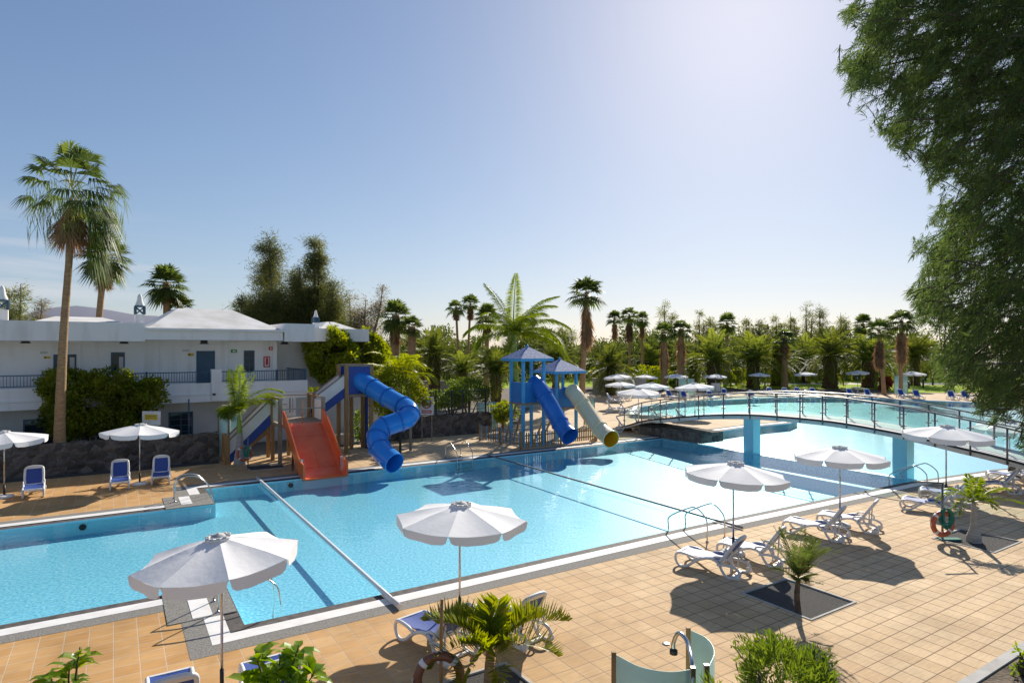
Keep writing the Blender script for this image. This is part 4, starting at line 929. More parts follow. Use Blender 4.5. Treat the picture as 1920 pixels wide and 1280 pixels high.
# far furniture and small things
def cabinet(px,py,d,w,h,lb,cat,nm):
    q=D(px,py,d); t=thing(nm,lb,cat,(q[0],d,0)); MB().box((-w,-.3,.05),(w,.3,h)).build('body',M['white_plastic'],t); MB().box((-w-.04,-.34,h+.002),(w+.04,.34,h+.06)).build('top',M['white_plastic'],t)
    MB().box((-w*.8,-.32,.2),(-.02,-.303,h-.15)).build('door',M['panel_white'],t); MB().box((.02,-.32,.2),(w*.8,-.303,h-.15)).build('door',M['panel_white'],t)
cabinet(1342,722,79,.5,1.05,'small white cabinet below a far parasol','cabinet','cabinet')
q=D(1608,735,77); t=thing('round_table','round white table tipped below a far parasol','table',(q[0],q[1],0)); MB().lathe([(0,.62),(.6,.62),(.62,.66),(.6,.70),(0,.70)],20).build('tabletop',M['white_plastic'],t); MB().lathe([(.25,0),(.25,.04),(.05,.1),(.05,.61)],12).build('pedestal',M['white_plastic'],t)
for px,py,lb in ((1704,728,'short dark bollard at the lawn right of the glass screen'),(1749,722,'short grey bollard on the path in the lawn'),(1731,727,'thin dark lamp bollard on the lawn left of the grey bollard')):
    q=G(px,py); h=1.0 if '704' in str(px) else 1.3
    t=thing('bollard',lb,'bollard',q,group='bollards on the lawn'); MB().lathe([(.13,0),(.12,.05),(.11,h-.15)],12).build('post',M['dark_metal'],t); MB().lathe([(.14,h-.148),(.14,h-.03),(.05,h),(0,h)],12).build('cap',M['grey_steel'],t)
q=G(852,827); tag(MB().lathe([(0,0),(.09,0),(.09,.16),(.06,.2),(0,.2)],10,G(780,816)).build('spotlight',M['white_plastic']),'tiny white garden spotlight at the foot of the lava wall','lamp')
tag(MB().box((-.5,-.4,0),(.5,.4,.5),T=lambda v: v+D(645,800,36)*np.array([1,1,0])).box((-.42,-.32,.502),(.42,.32,.56),T=lambda v: v+D(645,800,36)*np.array([1,1,0])).build('planter',M['concrete']),'grey concrete planter behind the tall tower posts','planter')

# ------------------------------------------------------------------ plants
def unit(a): return a/(np.linalg.norm(a,axis=-1,keepdims=True)+1e-9)
def kites(mb,b,d,w,l,wd,m=0,drop=0.0,mid=.45):
    """narrow leaves: base b, direction d, width direction w, length l, width wd"""
    b=np.asarray(b,float); n=len(b); l=np.broadcast_to(l,(n,))[:,None]; wd=np.broadcast_to(wd,(n,))[:,None]
    c=b+d*l*mid; c[:,2]-=drop*l[:,0]*.25; t=b+d*l; t[:,2]-=drop*l[:,0]
    v=np.stack([b,c-w*wd/2,t,c+w*wd/2],1).reshape(-1,3)
    mb.add(v,np.arange(4*n).reshape(n,4),m)
def rdir(n,g=None):
    v=(g or rng).normal(size=(n,3)); return unit(v)
def perp(d,g=None): return unit(np.cross(d,rdir(len(d),g)))
def frond(mb,c,az,el,L,droop,n,ll,lw,vee=.35,hang=.25,m=0,mr=1,twist=0.0,stem=.12,rw=.02,g=None):
    g=g or rng; k=12; t=np.linspace(0,1,k); a=el-droop*t**1.25
    st=L/(k-1); h=np.concatenate([[0],np.cumsum(np.cos(a[:-1])*st)]); z=np.concatenate([[0],np.cumsum(np.sin(a[:-1])*st)])
    az2=az+twist*t; ca,sa=np.cos(az2),np.sin(az2)
    P=np.stack([c[0]+h*ca,c[1]+h*sa,c[2]+z],1); T=unit(np.gradient(P,axis=0)); S=np.stack([-sa,ca,0*sa],1); Nn=np.cross(T,S)
    sw=rw*(1-.75*t)[:,None]*L
    v=np.concatenate([P-S*sw,P+S*sw]); mb.add(v,np.array([(i,i+1,k+i+1,k+i) for i in range(k-1)]),mr)
    ti=np.linspace(stem,1,n); j=ti*(k-1); i0=np.minimum(j.astype(int),k-2); f=(j-i0)[:,None]
    b=P[i0]*(1-f)+P[i0+1]*f; T_=T[i0]; S_=S[i0]; N_=Nn[i0]
    prof_=np.sin(PI*(.12+.83*ti))**.7
    for sg in (-1,1):
        sw_=.35+.75*ti[:,None]**2
        d=unit(S_*sg+T_*sw_+N_*vee*(-1 if False else 1)*np.where(N_[:,2:3]>0,1,-1)+g.normal(0,.10,(n,3)))
        kites(mb,b,d,unit(np.cross(d,N_)*.75+N_*.5*sg),ll*prof_*g.uniform(.85,1.1,n),lw,m,hang)
def fan(mb,c,az,el,pet,rad,ns=18,spread=3.6,droop=.3,m=0,mr=1,g=None,pw=.02):
    g=g or rng; d=np.array([math.cos(el)*math.cos(az),math.cos(el)*math.sin(az),math.sin(el)]); s=np.array([-math.sin(az),math.cos(az),0.]); nn=np.cross(d,s)
    hub=np.array(c)+d*pet; hub[2]-=droop*pet*.15
    v=[c-s*pw*rad,c+s*pw*rad,hub+s*pw*rad*.6,hub-s*pw*rad*.6]; mb.add(v,np.array([[0,1,2,3]]),mr)
    th=np.linspace(-spread/2,spread/2,ns)+g.normal(0,.03,ns)
    vec=d*np.cos(th)[:,None]+s*np.sin(th)[:,None]+nn*(.16*np.abs(np.sin(th)))[:,None]*(1 if nn[2]>0 else -1)
    vec=unit(vec); w=unit(np.cross(vec,nn)+0*vec); r=rad*g.uniform(.85,1.05,ns)*(.75+.25*np.cos(th*.6))
    kites(mb,np.repeat(hub[None],ns,0),vec,w,r,rad*.6*spread/ns*.95,m,droop,.55)
def trunk_mesh(pts,rad,m,name,par,n=12,ring=0.0,rp=.25):
    S=spline(pts,10); t=np.linspace(0,1,len(S)); r=np.interp(t,np.linspace(0,1,len(rad)),rad)
    if ring: r=r*(1+ring*np.sin(np.arange(len(S))*2.1))
    return MB().tube(S,r,n).build(name,m,par)
def washy_crown(seed,nf=26,ns=16,droop=.35,sk=True,elmin=-.55):
    g=np.random.default_rng(seed); a=MB(); b=MB()
    for i in range(nf):
        q=(i+.5)/nf; el=1.45-(1.45-elmin)*q**.85; fan(a,np.array([0,0,-.12*q]),i*2.4+g.normal(0,.2),el+g.normal(0,.1),.38*g.uniform(.8,1.15),.60*g.uniform(.85,1.1),ns,3.3,droop+.5*q*droop,g=g)
    if sk:
        for i in range(46):
            q=i/46; fan(b,np.array([0,0,-.15-.9*q]),i*2.4+g.normal(0,.3),-1.15-.3*g.random(),.22,.42*g.uniform(.7,1.15),9,1.7,.15,g=g)
    return a,b
WC=[]
for sd,kw in ((11,{}),(12,dict(nf=22,droop=.5)),(13,dict(nf=34,droop=.3,elmin=-.9))):
    a,b=washy_crown(sd,**kw); WC.append((a,b))
protoW={}
def fanpalm(label,px,py,d,rpx,base=None,kind=0,dark=False,skirt=1.0,tr=.17,group='fan palms',bz=0.0,tm='trunk_palm'):
    c=D(px,py,d); rr=rpx/FP*d; bx=(base or px); b=np.array([(bx-960)/FP*d,d,bz])
    t=thing('fan_palm',label,'palm tree',b,0,group); h=c-b
    trunk_mesh([(0,0,-.05),(h[0]*.35,h[1]*.3,h[2]*.35),(h[0]*.72,0,h[2]*.7),(h[0],0,h[2])],[tr*1.35,tr*1.05,tr,tr*.9],M[tm],'trunk',t)
    for nm,ix in (('crown',0),('dead_fronds',1)):
        if ix and not skirt: continue
        key=(kind,nm,dark)
        if key in protoW: o=protoW[key].copy(); C.objects.link(o); o.parent=t
        else:
            o=WC[kind][ix].build(nm,[M['fan_dark'] if dark else M['fan_green'],M['rachis']] if ix==0 else [M['thatch'],M['thatch']],t); protoW[key]=o
        o.location=tuple(h); s=rr*1.02; o.scale=(s,s,s if ix==0 else s*skirt); o.rotation_euler=(0,0,px*1.3)
    return t
protoD={}
def date_crown(seed,nf=48,n=30,ll=.26,lw=.036,emin=-.5,droop=1.15,hang=.12):
    g=np.random.default_rng(seed); a=MB()
    for i in range(nf):
        q=(i+.5)/nf; frond(a,np.array([0,0,0.]),i*2.4+g.normal(0,.2),1.5-(1.5-emin)*q**.8+g.normal(0,.08),g.uniform(.95,1.15),droop*(.55+.7*q)+g.normal(0,.1),n,ll,lw,.4,hang,g=g,twist=g.normal(0,.15),rw=.012)
    return a
DC=[date_crown(21),date_crown(22,44,28,.30,.042,-.3,1.35),date_crown(23,64,28,.24,.034,-.8,1.0)]
def datepalm(label,px,py,d,rpx,kind=0,tr=.5,group='feather date palms',mat_='date_green',base=None):
    c=D(px,py+rpx*.18,d); rr=rpx/FP*d; b=np.array([((base or px)-960)/FP*d,d,0]); t=thing('date_palm',label,'palm tree',b,0,group); h=c-b
    S=[(0,0,0),(h[0]*.4,0,h[2]*.4),(h[0],0,h[2]*.85),(h[0],0,h[2]+.1)]
    trunk_mesh(S,[tr*1.15,tr*.95,tr*1.05,tr*.8],M['trunk_date'],'trunk',t,14,.09)
    key=(kind,mat_)
    if key in protoD: o=protoD[key].copy(); C.objects.link(o); o.parent=t
    else: o=DC[kind].build('crown',[M[mat_],M['rachis']],t); protoD[key]=o
    o.location=tuple(h); s=rr*1.12; o.scale=(s,s,s); o.rotation_euler=(0,0,px*.9); return t

# tall leaning fan palm on the left
g=np.random.default_rng(5); b=G(113,886); t=thing('fan_palm','very tall leaning fan palm with orange trunk on the left deck','palm tree',b,0,'fan palms'); dd=b[1]
def rel(px,py,d=dd): return D(px,py,d)-b
trunk_mesh([(0,0,0),rel(112,800),rel(116,690),rel(121,600),rel(130,480),rel(134,400)],[.30,.215,.18,.155,.135,.12],M['trunk_palm'],'trunk',t,14,.02)
cA=rel(134,348); a=MB()
for i in range(30):
    q=(i+.5)/30; az=i*2.4+g.normal(0,.2); el=1.5-2.0*q**.95
    fan(a,cA+np.array([.2*math.cos(az)*q,.2*math.sin(az)*q,-.3*q]),az,el+g.normal(0,.12),1.35*g.uniform(.75,1.15),1.0*g.uniform(.85,1.15),20,2.3+.6*g.random(),.30+.5*q,g=g,pw=.02)
for i in range(26):                           # leaves blown to the right and hanging
    q=i/26; az=g.normal(0,.8); fan(a,cA+np.array([.1,0,-.2-.6*q]),az,.55-1.7*q,1.25*g.uniform(.7,1.15),1.15*g.uniform(.8,1.2),18,1.5,.8+.4*q,g=g,pw=.02)
for i in range(420):                          # thin hanging leaf threads
    az=g.uniform(0,2*PI); r_=g.uniform(.7,2.05)*(1 if math.cos(az)>-.2 else .8); p=cA+np.array([r_*math.cos(az),r_*math.sin(az),g.uniform(-2.0,.3)])
    kites(a,np.array([p]),unit(np.array([[g.normal(0,.2),g.normal(0,.2),-1]])),np.array([[1.,0,0]]),g.uniform(.5,1.3),.03)
a.build('crown',[M['fan_green'],M['rachis']],t)
a=MB()
for i in range(34):
    q=i/34; az=i*2.4+g.normal(0,.3); fan(a,cA+np.array([.12*math.cos(az),.12*math.sin(az),-.4-1.0*q]),az,-1.0-.4*g.random(),.7,1.0*g.uniform(.7,1.2),14,1.4,.3,g=g)
a.build('dead_fronds',[M['thatch'],M['thatch']],t)

for a in (('second tall fan palm behind the building, right of the leaning one',196,476,44,60,167,2,False,.75,.2),
    ('bushy fan palm behind the building roof with layered dark fans',312,530,55,50,316,2,False,.5,.3),('low fan palm top tucked below the bushy one behind the roof',338,575,56,36,338,0,False,0,.3),
    ('dark dense fan palm behind the white roof end',742,590,60,42,740,2,True,.9,.4),('dark dense fan palm right of its darker twin beyond the roof',772,612,58,32,772,0,True,.8,.4),
    ('slim fan palm, left one of the twin slender trunks',855,575,75,24,863,1,False,.7,.14),('slim fan palm, right one of the twin slender trunks',882,568,78,26,874,0,False,.8,.14),
    ('greyish fan palm between the slender twins and the royal palm',913,592,70,34,912,2,True,.9,.25),('tall fan palm with long brown skirt right of the royal palm',1100,548,62,46,1090,0,False,1.5,.26),
    ('fan palm left one of the dark trio right of the skirted palm',1152,596,95,22,1154,0,True,1.2,.2),('fan palm middle one of the dark trio right of the skirted palm',1180,590,92,26,1181,1,True,1.3,.2),
    ('fan palm right one of the dark trio right of the skirted palm',1204,597,95,20,1204,2,True,1.2,.2),('thatched fan palm, left one of the pair behind the far parasols',1245,622,84,30,1246,0,False,1.6,.42),
    ('thatched fan palm, right one of the pair behind the far parasols',1277,616,85,30,1276,1,False,1.5,.42),('round headed fan palm standing alone above the treeline',1363,604,100,27,1362,2,True,.5,.3),
    ('fan palm with slim bare orange trunk across the lagoon',1471,632,88,30,1471,1,False,.9,.38),('fan palm with pale brown skirt left of its twin near the conifer',1648,618,74,34,1658,0,False,1.4,.2),
    ('fan palm with pale trunk and brown skirt next to the conifer',1690,600,74,36,1688,1,False,1.5,.22),('fan palm crown above the thick date palms at right',1618,606,95,26,1620,2,False,.6,.3)):
    fanpalm(a[0],a[1],a[2],a[3],a[4],a[5],a[6],a[7],a[8],a[9])
for a in (('dark date palm with arching fronds behind the fence, left of the slender twins',815,655,60,46,2,.55),('date palm with yellowing fronds behind the metal fence',868,690,58,38,1,.4),
    ('date palm with upright fronds left of the blue turret',930,690,47,50,1,.42),('date palm with golden fronds just behind the blue turrets',1042,672,64,40,1,.4),
    ('round full date palm behind the grey low wall',1145,680,74,48,2,.5),('low dark date palm right of the thatched pair',1300,690,92,34,0,.6),
    ('thick date palm behind the white cabinet across the lagoon',1338,668,87,54,0,.85),('thick date palm left of the slim orange trunk',1412,668,88,54,1,.85),
    ('dark date palm trunk immediately left of the slim orange trunk',1457,668,92,42,2,.85),('thick date palm with pineapple trunk in the middle of the far shore',1556,658,87,56,0,.95),
    ('thick date palm right of the garden hut across the lagoon',1630,664,88,52,1,.95),('date palm with dull fronds between orange trunk and pineapple trunk',1510,668,100,44,2,.6),
    ('date palm half hidden by the conifer on the far shore',1716,662,93,46,0,.6),('small date palm low beyond the hut left of the thatched pair',1222,672,104,38,0,.45),
    ('date palm with drooping fronds right of the slide tower',790,668,66,36,2,.5)):
    datepalm(a[0],a[1],a[2],a[3],a[4],a[5],a[6])

# royal palm behind the turrets
g=np.random.default_rng(31); d0=46.0; b=D(970,800,d0); b[2]=0; t=thing('royal_palm','tall royal palm with green crownshaft and yellow green plumes behind the turret','palm tree',b)
rl=lambda px,py,d=d0: D(px,py,d)-b
trunk_mesh([(0,0,0),rl(970,760),rl(967,715)],[.34,.36,.26],M['trunk_grey'],'trunk',t,14); trunk_mesh([rl(967,716),rl(965,690),rl(963,640),rl(962,622)],[.27,.26,.2,.14],M['crownshaft'],'crownshaft',t,14)
a=MB(); c=rl(962,628)
for az,el,L,dr in ((.1,1.15,4.7,1.0),(-.2,.75,4.8,1.5),(.35,.5,4.9,1.7),(.0,.25,4.6,1.5),(2.7,1.25,4.6,.5),(1.4,1.45,4.9,.35),(3.0,.7,4.2,1.6),(-1.2,.8,4.6,1.5),(1.9,.6,4.6,1.5),(-2.2,.9,4.5,1.4),(-.7,1.0,4.7,1.2),(.8,.9,4.7,1.2),(-1.7,.3,4.2,1.4),(3.6,.35,3.6,1.6),(-.35,.15,4.8,1.2)):
    frond(a,c,az,el,L,dr*1.12,104,.95,.048,.35,.6,g=g,rw=.012,stem=.08); frond(a,c,az+.03,el-.03,L*.97,dr,70,.85,.045,-.1,.5,g=g,rw=.004,stem=.08)
a.build('crown',[M['royal_green'],M['rachis']],t)
# bottle palm before the slide stairs
d0=29.6; b=D(450,870,d0); b[2]=-.01; t=thing('bottle_palm','bottle palm with swollen grey trunk and wind bent crown at the slide stairs','palm tree',b); rl=lambda px,py,d=d0: D(px,py,d)-b
trunk_mesh([(0,0,0),(0,0,.3),(0,0,.9),rl(449,812)],[.30,.27,.17,.13],M['trunk_grey'],'trunk',t,14); trunk_mesh([rl(449,813),rl(449,790),rl(448,772)],[.125,.10,.07],M['crownshaft'],'crownshaft',t,10)
a=MB(); c=rl(448,772)
for az,el,L,dr in ((1.8,1.5,2.2,.15),(2.6,1.35,2.1,.3),(.2,1.4,2.0,.4),(0.05,1.05,2.5,1.6),(.4,.9,2.2,1.9),(3.3,.8,1.0,1.8),(-1.6,.6,1.2,1.8),(2.2,.7,1.0,1.7),(4.0,.5,.9,1.6)):
    frond(a,c,az,el,L,dr,70,.62,.034,.5,.4,g=g,rw=.012); frond(a,c,az+.04,el-.05,L*.95,dr,50,.55,.03,-.1,.5,g=g,rw=.004)
a.build('crown',[M['royal_green'],M['rachis']],t)
# areca clump
d0=38.0; b=D(757,800,d0); b[2]=0; t=thing('areca_palm','bright yellow green areca palm clump behind the blue spiral tube','palm tree',b); a=MB(); s_=MB(); rl=lambda px,py,d=d0: D(px,py,d)-b
for px in (738,752,764,748): s_.tube([rl(px*.3+757*.7,800)*[1,1,0]+[0,0,0],rl(px*.7+757*.3,760),rl(px,706)],[.07,.06,.05],8)
s_.build('trunk',M['crownshaft'],t)
for i in range(30):
    px=(738,752,764,748)[i%4]; frond(a,rl(px,705+g.uniform(-6,10)),i*2.4+g.normal(0,.3),1.35-.9*(i/30)+g.normal(0,.1),2.6*g.uniform(.8,1.1),1.5+.6*g.random(),48,.55,.045,.4,.5,g=g,rw=.008)
a.build('crown',[M['areca_green'],M['rachis']],t)

# feathery casuarinas
def casuarina(name,label,px,ytop,wpx,d,leaders,nb=34,mat_='cas_green',seed=1,dens=1.0,base_z=0.0,bl=.55,group='feathery casuarina trees'):
    g=np.random.default_rng(seed); H=D(px,ytop,d)[2]-base_z; wd=wpx/FP*d/2; x=(px-960)/FP*d
    t=thing(name,label,'tree',(x,d,base_z),0,group); tk=MB(); a=MB()
    for (ox,hf,wf) in leaders:
        top=np.array([ox*wd,g.normal(0,wd*.3),H*hf]); pts=spline([(0,0,0),(ox*wd*.35,top[1]*.3,H*hf*.35),(ox*wd*.8,top[1]*.8,H*hf*.7),top],6)
        tk.tube(pts,np.linspace(.22,.02,len(pts))*H/9,7)
        for i in range(nb):
            q=g.uniform(.18,1.0); p=pts[int(q*(len(pts)-1))]; az=g.uniform(0,2*PI); el=g.uniform(.25,1.1); L=wd*wf*(1.12-q*.72)*g.uniform(.4,1.35)
            dv=np.array([math.cos(el)*math.cos(az),math.cos(el)*math.sin(az),math.sin(el)*.9]); e=p+dv*L
            if g.random()<.35: tk.tube([p,(p+e)/2+[0,0,.05*L],e],[.035*H/9,.02*H/9,.008],5)
            n=int((46+150*L/wd)*dens*(1.15-.6*q)); s=g.beta(2.2,1.2,n)[:,None]; b_=p+dv*L*s+g.normal(0,.22+.17*L,(n,3))*np.array([1,1,.85])
            dd_=unit(dv*.6+np.array([0,0,.15])+g.normal(0,.5,(n,3))); kites(a,b_,dd_,perp(dd_,g),bl*1.25*g.uniform(.5,1.2,n),.058*bl/.55,0,.3)
    tk.build('trunk',M['cas_bark'],t); a.build('crown',M[mat_],t); return t
casuarina('casuarina','feathery tall casuarina, left peak of the dark group behind the roof',522,450,180,72,[(-.05,1.0,.5),(-.4,.86,.6),(.35,.80,.6),(-.8,.6,.6),(.1,.6,.9),(.6,.55,.8),(-.4,.5,.9)],60,seed=41,dens=2.7)
casuarina('casuarina','feathery tall casuarina, right peak with a branch reaching right',594,446,140,71,[(-.1,1.0,.45),(.12,.97,.42),(.6,.72,.55),(-.4,.8,.6),(.05,.6,.95),(-.5,.5,.9),(.4,.5,.8)],60,seed=42,dens=2.7)
casuarina('casuarina','small feathery casuarina at the left foot of the dark group',452,556,62,70,[(0,1,.9),(-.5,.8,.7)],30,seed=43)
casuarina('casuarina','brownish sparse casuarina with thin branches right of the dark group',672,532,120,76,[(-.4,.9,.7),(.2,.86,.8),(.75,1.0,.4),(-.1,.7,.9)],38,'cas_brown',44,1.2)
casuarina('casuarina','feathery casuarina at the left edge behind the chimney',30,533,85,60,[(-.2,.95,.7),(.35,1.0,.5),(0,.7,.9)],34,seed=45)
casuarina('casuarina','small feathery casuarina between chimney and tall palm at left',78,562,60,64,[(.1,1.0,.6),(-.3,.8,.7)],26,'cas_brown',46)
for px,yt,w,sd,lb in ((1250,570,44,51,'far casuarina with bare top above the thatched pair'),(1313,584,28,52,'slim far casuarina right of the thatched pair'),(1335,596,22,53,'smaller slim far casuarina left of the lone round palm'),
    (1402,600,44,54,'greyish far casuarina right of the lone round palm'),(1430,602,34,55,'greyish far casuarina left of the slim orange trunk palm'),(1457,592,28,56,'thin far casuarina above the slim orange trunk palm'),
    (1486,584,26,57,'thin far casuarina right of the slim orange trunk palm'),(1514,570,40,58,'tallest dark far casuarina on the right treeline'),(1538,577,36,59,'dark far casuarina just right of the tallest one'),(1577,586,34,60,'far casuarina left of the palms beside the conifer'),
    (1005,600,60,61,'far casuarina behind the royal palm plumes'),(1060,610,50,62,'far casuarina left of the skirted tall fan palm')):
    casuarina('casuarina',lb,px,yt,w*1.25,118,[(-.2,1.0,.7),(.4,.88,.7)],22,'cas_green',sd,.8,bl=.8)

# broad leaved crowns
def leaves(mb,p,d,l,wd,m=0,g=None):
    w=perp(d,g); kites(mb,p,d,w,l,wd,m,.15,.5)
def bush(name,label,c,rad,n,ll,lw,mat_,seed,trunk=True,clump=.22,nc=120,cat='shrub',group=None,base=None,up=.35):
    g=np.random.default_rng(seed); c=np.array(c,float); b=np.array([c[0],c[1],0.]) if base is None else np.array(base); t=thing(name,label,cat,b,0,group)
    if trunk:
        tk=MB()
        for i in range(7):
            e=c-b+rdir(1,g)[0]*np.array(rad)*.6; tk.tube([(g.normal(0,.05),g.normal(0,.05),0),(e*[.35,.35,.45]),e],[.07,.05,.015],6)
        tk.build('trunk' if cat=='tree' else 'stems',M['bark'],t)
    cc=rdir(nc,g)*g.uniform(.55,1.0,(nc,1))**.6; cc*=1+.22*np.sin(cc[:,:1]*5+cc[:,2:]*4+seed)
    k=g.integers(0,nc,n); off=rdir(n,g)*g.uniform(.3,1,(n,1)); p=(cc[k]+off*clump)*np.array(rad)+c-b
    keep=p[:,2]>.03; p=p[keep]; o_=unit(cc[k]+off*.8)[keep]
    d=unit(o_*.6+np.array([0,0,up])+g.normal(0,.55,o_.shape)); a=MB(); leaves(a,p,d,ll*g.uniform(.6,1.2,len(p)),lw*g.uniform(.7,1.2,len(p)),0,g)
    a.build('foliage' if cat!='tree' else 'crown',M[mat_],t); return t
q=D(180,757,30.3); bush('ficus_shrub','large round yellow green ficus shrub behind the tall palm trunk',q,(2.72,1.35,1.65),26000,.20,.11,'ficus',71,clump=.20,nc=260)
q=D(276,735,30.6); bush('ficus_shrub','small ficus shoot sticking out right of the large round ficus',q,(.65,.6,.6),2200,.18,.10,'ficus',72,clump=.3,nc=30)
q=D(622,672,41); bush('broadleaf_tree','yellow green broadleaf tree between the white building and slide tower',q,(1.5,1.3,1.7),11000,.30,.15,'broad_green',73,cat='tree',clump=.28,nc=90)
q=D(692,662,43); bush('broadleaf_tree','darker broadleaf tree left of the bright areca palm',q,(1.2,1.2,1.3),6000,.32,.15,'ficus',74,cat='tree',clump=.28,nc=60)
q=D(748,735,37); bush('flowering_shrub','loose yellow flowering shrub below the areca palm',q,(1.7,1.0,1.3),6500,.20,.09,'areca_green',75,clump=.3,nc=80)
for px,py,d,r_,sd,m,lb in ((760,845,31.5,.0,0,'',''),(880,732,45,(1.6,1,.9),77,'bush_leaf','grey green shrub behind the metal fence'),(845,745,42,(1.3,.8,.6),78,'bush_leaf','low shrub on the slope behind the no diving sign'),
    (942,772,41,(.8,.6,.6),79,'broad_green','small bright shrub between mint screens and blue turret'),(1215,698,90,(3.0,1.2,.9),80,'areca_green','yellow green hedge shrub behind the far left parasols'),(1130,700,86,(1.8,1.2,.9),81,'broad_green','green shrub at the lawn left of the grey wall'),
    (1482,690,104,(2.6,1.2,1.9),82,'areca_green','shrub with yellow flowers left of the middle date palm'),(1380,705,94,(1.5,1,1.2),83,'areca_green','small yellowish shrub between two far parasols'),(1660,722,82,(.7,.6,.9),84,'red_leaf','red leaved shrub left of the lawn glass screen'),
    (1735,668,106,(3.2,2,2.3),85,'broad_green','rounded green tree behind the pale trunk palm'),(600,725,44,(1.3,1,.8),86,'broad_green','low shrub beneath the yellow green broadleaf tree'),(1268,718,82,(.8,.6,.5),87,'bush_leaf','tiny shrub at the thatched trunks')):
    if r_: bush('garden_shrub',lb,D(px,py,d),r_,3200,.30 if d>60 else .2,.14 if d>60 else .08,m,sd,clump=.3,nc=50)
for px,py,r_,n_,m,sd,lb in ((60,873,.55,900,'bush_leaf',91,'dark low plant at the foot of the lava wall at left'),(185,856,.4,600,'bush_leaf',92,'low green plant at the lava wall right of the tall trunk'),(240,858,.38,700,'red_leaf',93,'small plant with red and yellow leaves by the lava wall'),(232,853,.36,700,'bright_leaf',94,'bright green small plant at the lava wall by the parasol')):
    q=G(px,py+14); bush('garden_plant',lb,q+[0,0,.3],(r_,r_*.7,.36),n_,.2,.06,m,sd,clump=.35,nc=24,cat='plant')
q=G(648,838)+[0,0,.5]; bush('garden_plant','thin plant growing behind the tall tower posts',D(678,800,37),(.5,.5,.9),900,.2,.08,'bush_leaf',95,cat='plant')

# the far wood that closes the view
g=np.random.default_rng(99); a=MB(); n=70000
x=g.uniform(-58,85,n); y=g.uniform(106,140,n); top=6.6+1.5*np.sin(x*.31)+1.1*np.sin(x*.83+1)+.9*np.sin(x*1.9+2)+.03*(y-106); z=top*g.beta(1.25,1.1,n)
p=np.stack([x,y,np.maximum(z,.3)],1); d_=unit(g.normal(0,.7,(n,3))+[0,0,.5]); leaves(a,p,d_,g.uniform(.5,1.2,n),g.uniform(.2,.45,n),0,g)
tag(a.build('far_wood',M['wood_far']),'dense dark wood of garden trees closing the view',None,None,'stuff')
a=MB(); n=5000; x=g.uniform(-75,-36,n); y=g.uniform(66,84,n); z=(5.2+.9*np.sin(x*.6)+.6*np.sin(x*1.7))*g.beta(1.6,1.1,n); d_=unit(g.normal(0,.7,(n,3))+[0,0,.5]); leaves(a,np.stack([x,y,np.maximum(z,.3)],1),d_,g.uniform(.5,1.0,n),g.uniform(.15,.35,n),0,g)
tag(a.build('far_hedge',M['wood_far']),'dark hedge mass behind the apartment building',None,None,'stuff')
# ground cover on slopes behind the fence
a=MB(); n=4000; uu=g.uniform(13.5,24,n); vv=g.uniform(37,58,n); P_=np.array([W(u_,v_,.02) for u_,v_ in zip(uu,vv)]); k=(np.sin(uu*1.3)+np.sin(vv*.9+1)+g.normal(0,.6,n))>.4; P_=P_[k]
d_=unit(g.normal(0,.5,(len(P_),3))+[0,0,.9]); leaves(a,P_,d_,g.uniform(.2,.55,len(P_)),.09,0,g); tag(a.build('ground_cover',M['bush_leaf']),'low green ground cover behind the metal fence',None,None,'stuff')

# small palms on the near deck
def smallpalm(label,base,pts,rad,fr,n,ll,lw,mat_,seed,tm='trunk_palm',hang=.2,vee=.35,rw=.012,name='young_palm'):
    g=np.random.default_rng(seed); t=thing(name,label,'palm',base); trunk_mesh(pts,rad,M[tm],'trunk',t,12,.03); a=MB(); c=np.array(pts[-1],float)
    for az,el,L,dr in fr: frond(a,c,az,el,L,dr,n,ll,lw,vee,hang,g=g,rw=rw,twist=g.normal(0,.12))
    a.build('crown',[M[mat_],M['rachis']],t); return t
b=G(1497,1148); g=np.random.default_rng(3)
smallpalm('young palm with upright fine fronds in the gravel square on the right deck',b,[(0,0,-.02),(-.03,0,.35),(.0,0,.72)],[.065,.058,.045],[(g.uniform(0,6.3),g.uniform(.7,1.4),g.uniform(.75,1.15),g.uniform(.2,.8)) for i in range(19)]+[(g.uniform(0,6.3),g.uniform(.1,.5),g.uniform(.4,.6),.4) for i in range(7)],34,.27,.016,'fan_green',103,'bark',.05)
b=G(1826,1014)
smallpalm('small bottle palm with swollen base beside the red lifebuoy',b,[(0,0,-.02),(0,0,.15),(0,0,.42),(0,0,.75),(0,0,1.12)],[.20,.185,.09,.07,.05],[(.15,.65,1.35,1.1),(2.9,.65,1.1,1.7),(.9,1.0,1.0,.9),(-.2,.35,1.3,.9),(3.4,.3,.9,1.6),(2.3,.9,.8,1.5),(1.6,1.3,.8,.4),(-1.5,.6,.7,1.6)],34,.30,.035,'royal_green',104,'trunk_grey',.3,name='bottle_palm')
b=W(5.15,8.75,-.02); cp=[(0,0,0),(.0,0,.3),(.02,.0,.62)]
smallpalm('low spreading palm with broad yellow tipped fronds at the bottom centre',b,cp,[.10,.085,.07],[(.12,.62,1.35,.75),(.55,.55,1.1,.8),(-.35,.45,1.15,1.0),(3.0,.75,1.2,.95),(2.55,.6,1.05,.95),(3.5,.5,1.1,1.3),(4.2,.4,.9,1.5),(1.5,.9,.85,.7),(5.1,.35,.7,1.5),(2.0,.7,.8,.9)],34,.52,.078,'low_palm',105,'trunk_palm',.05,1.15,.016)

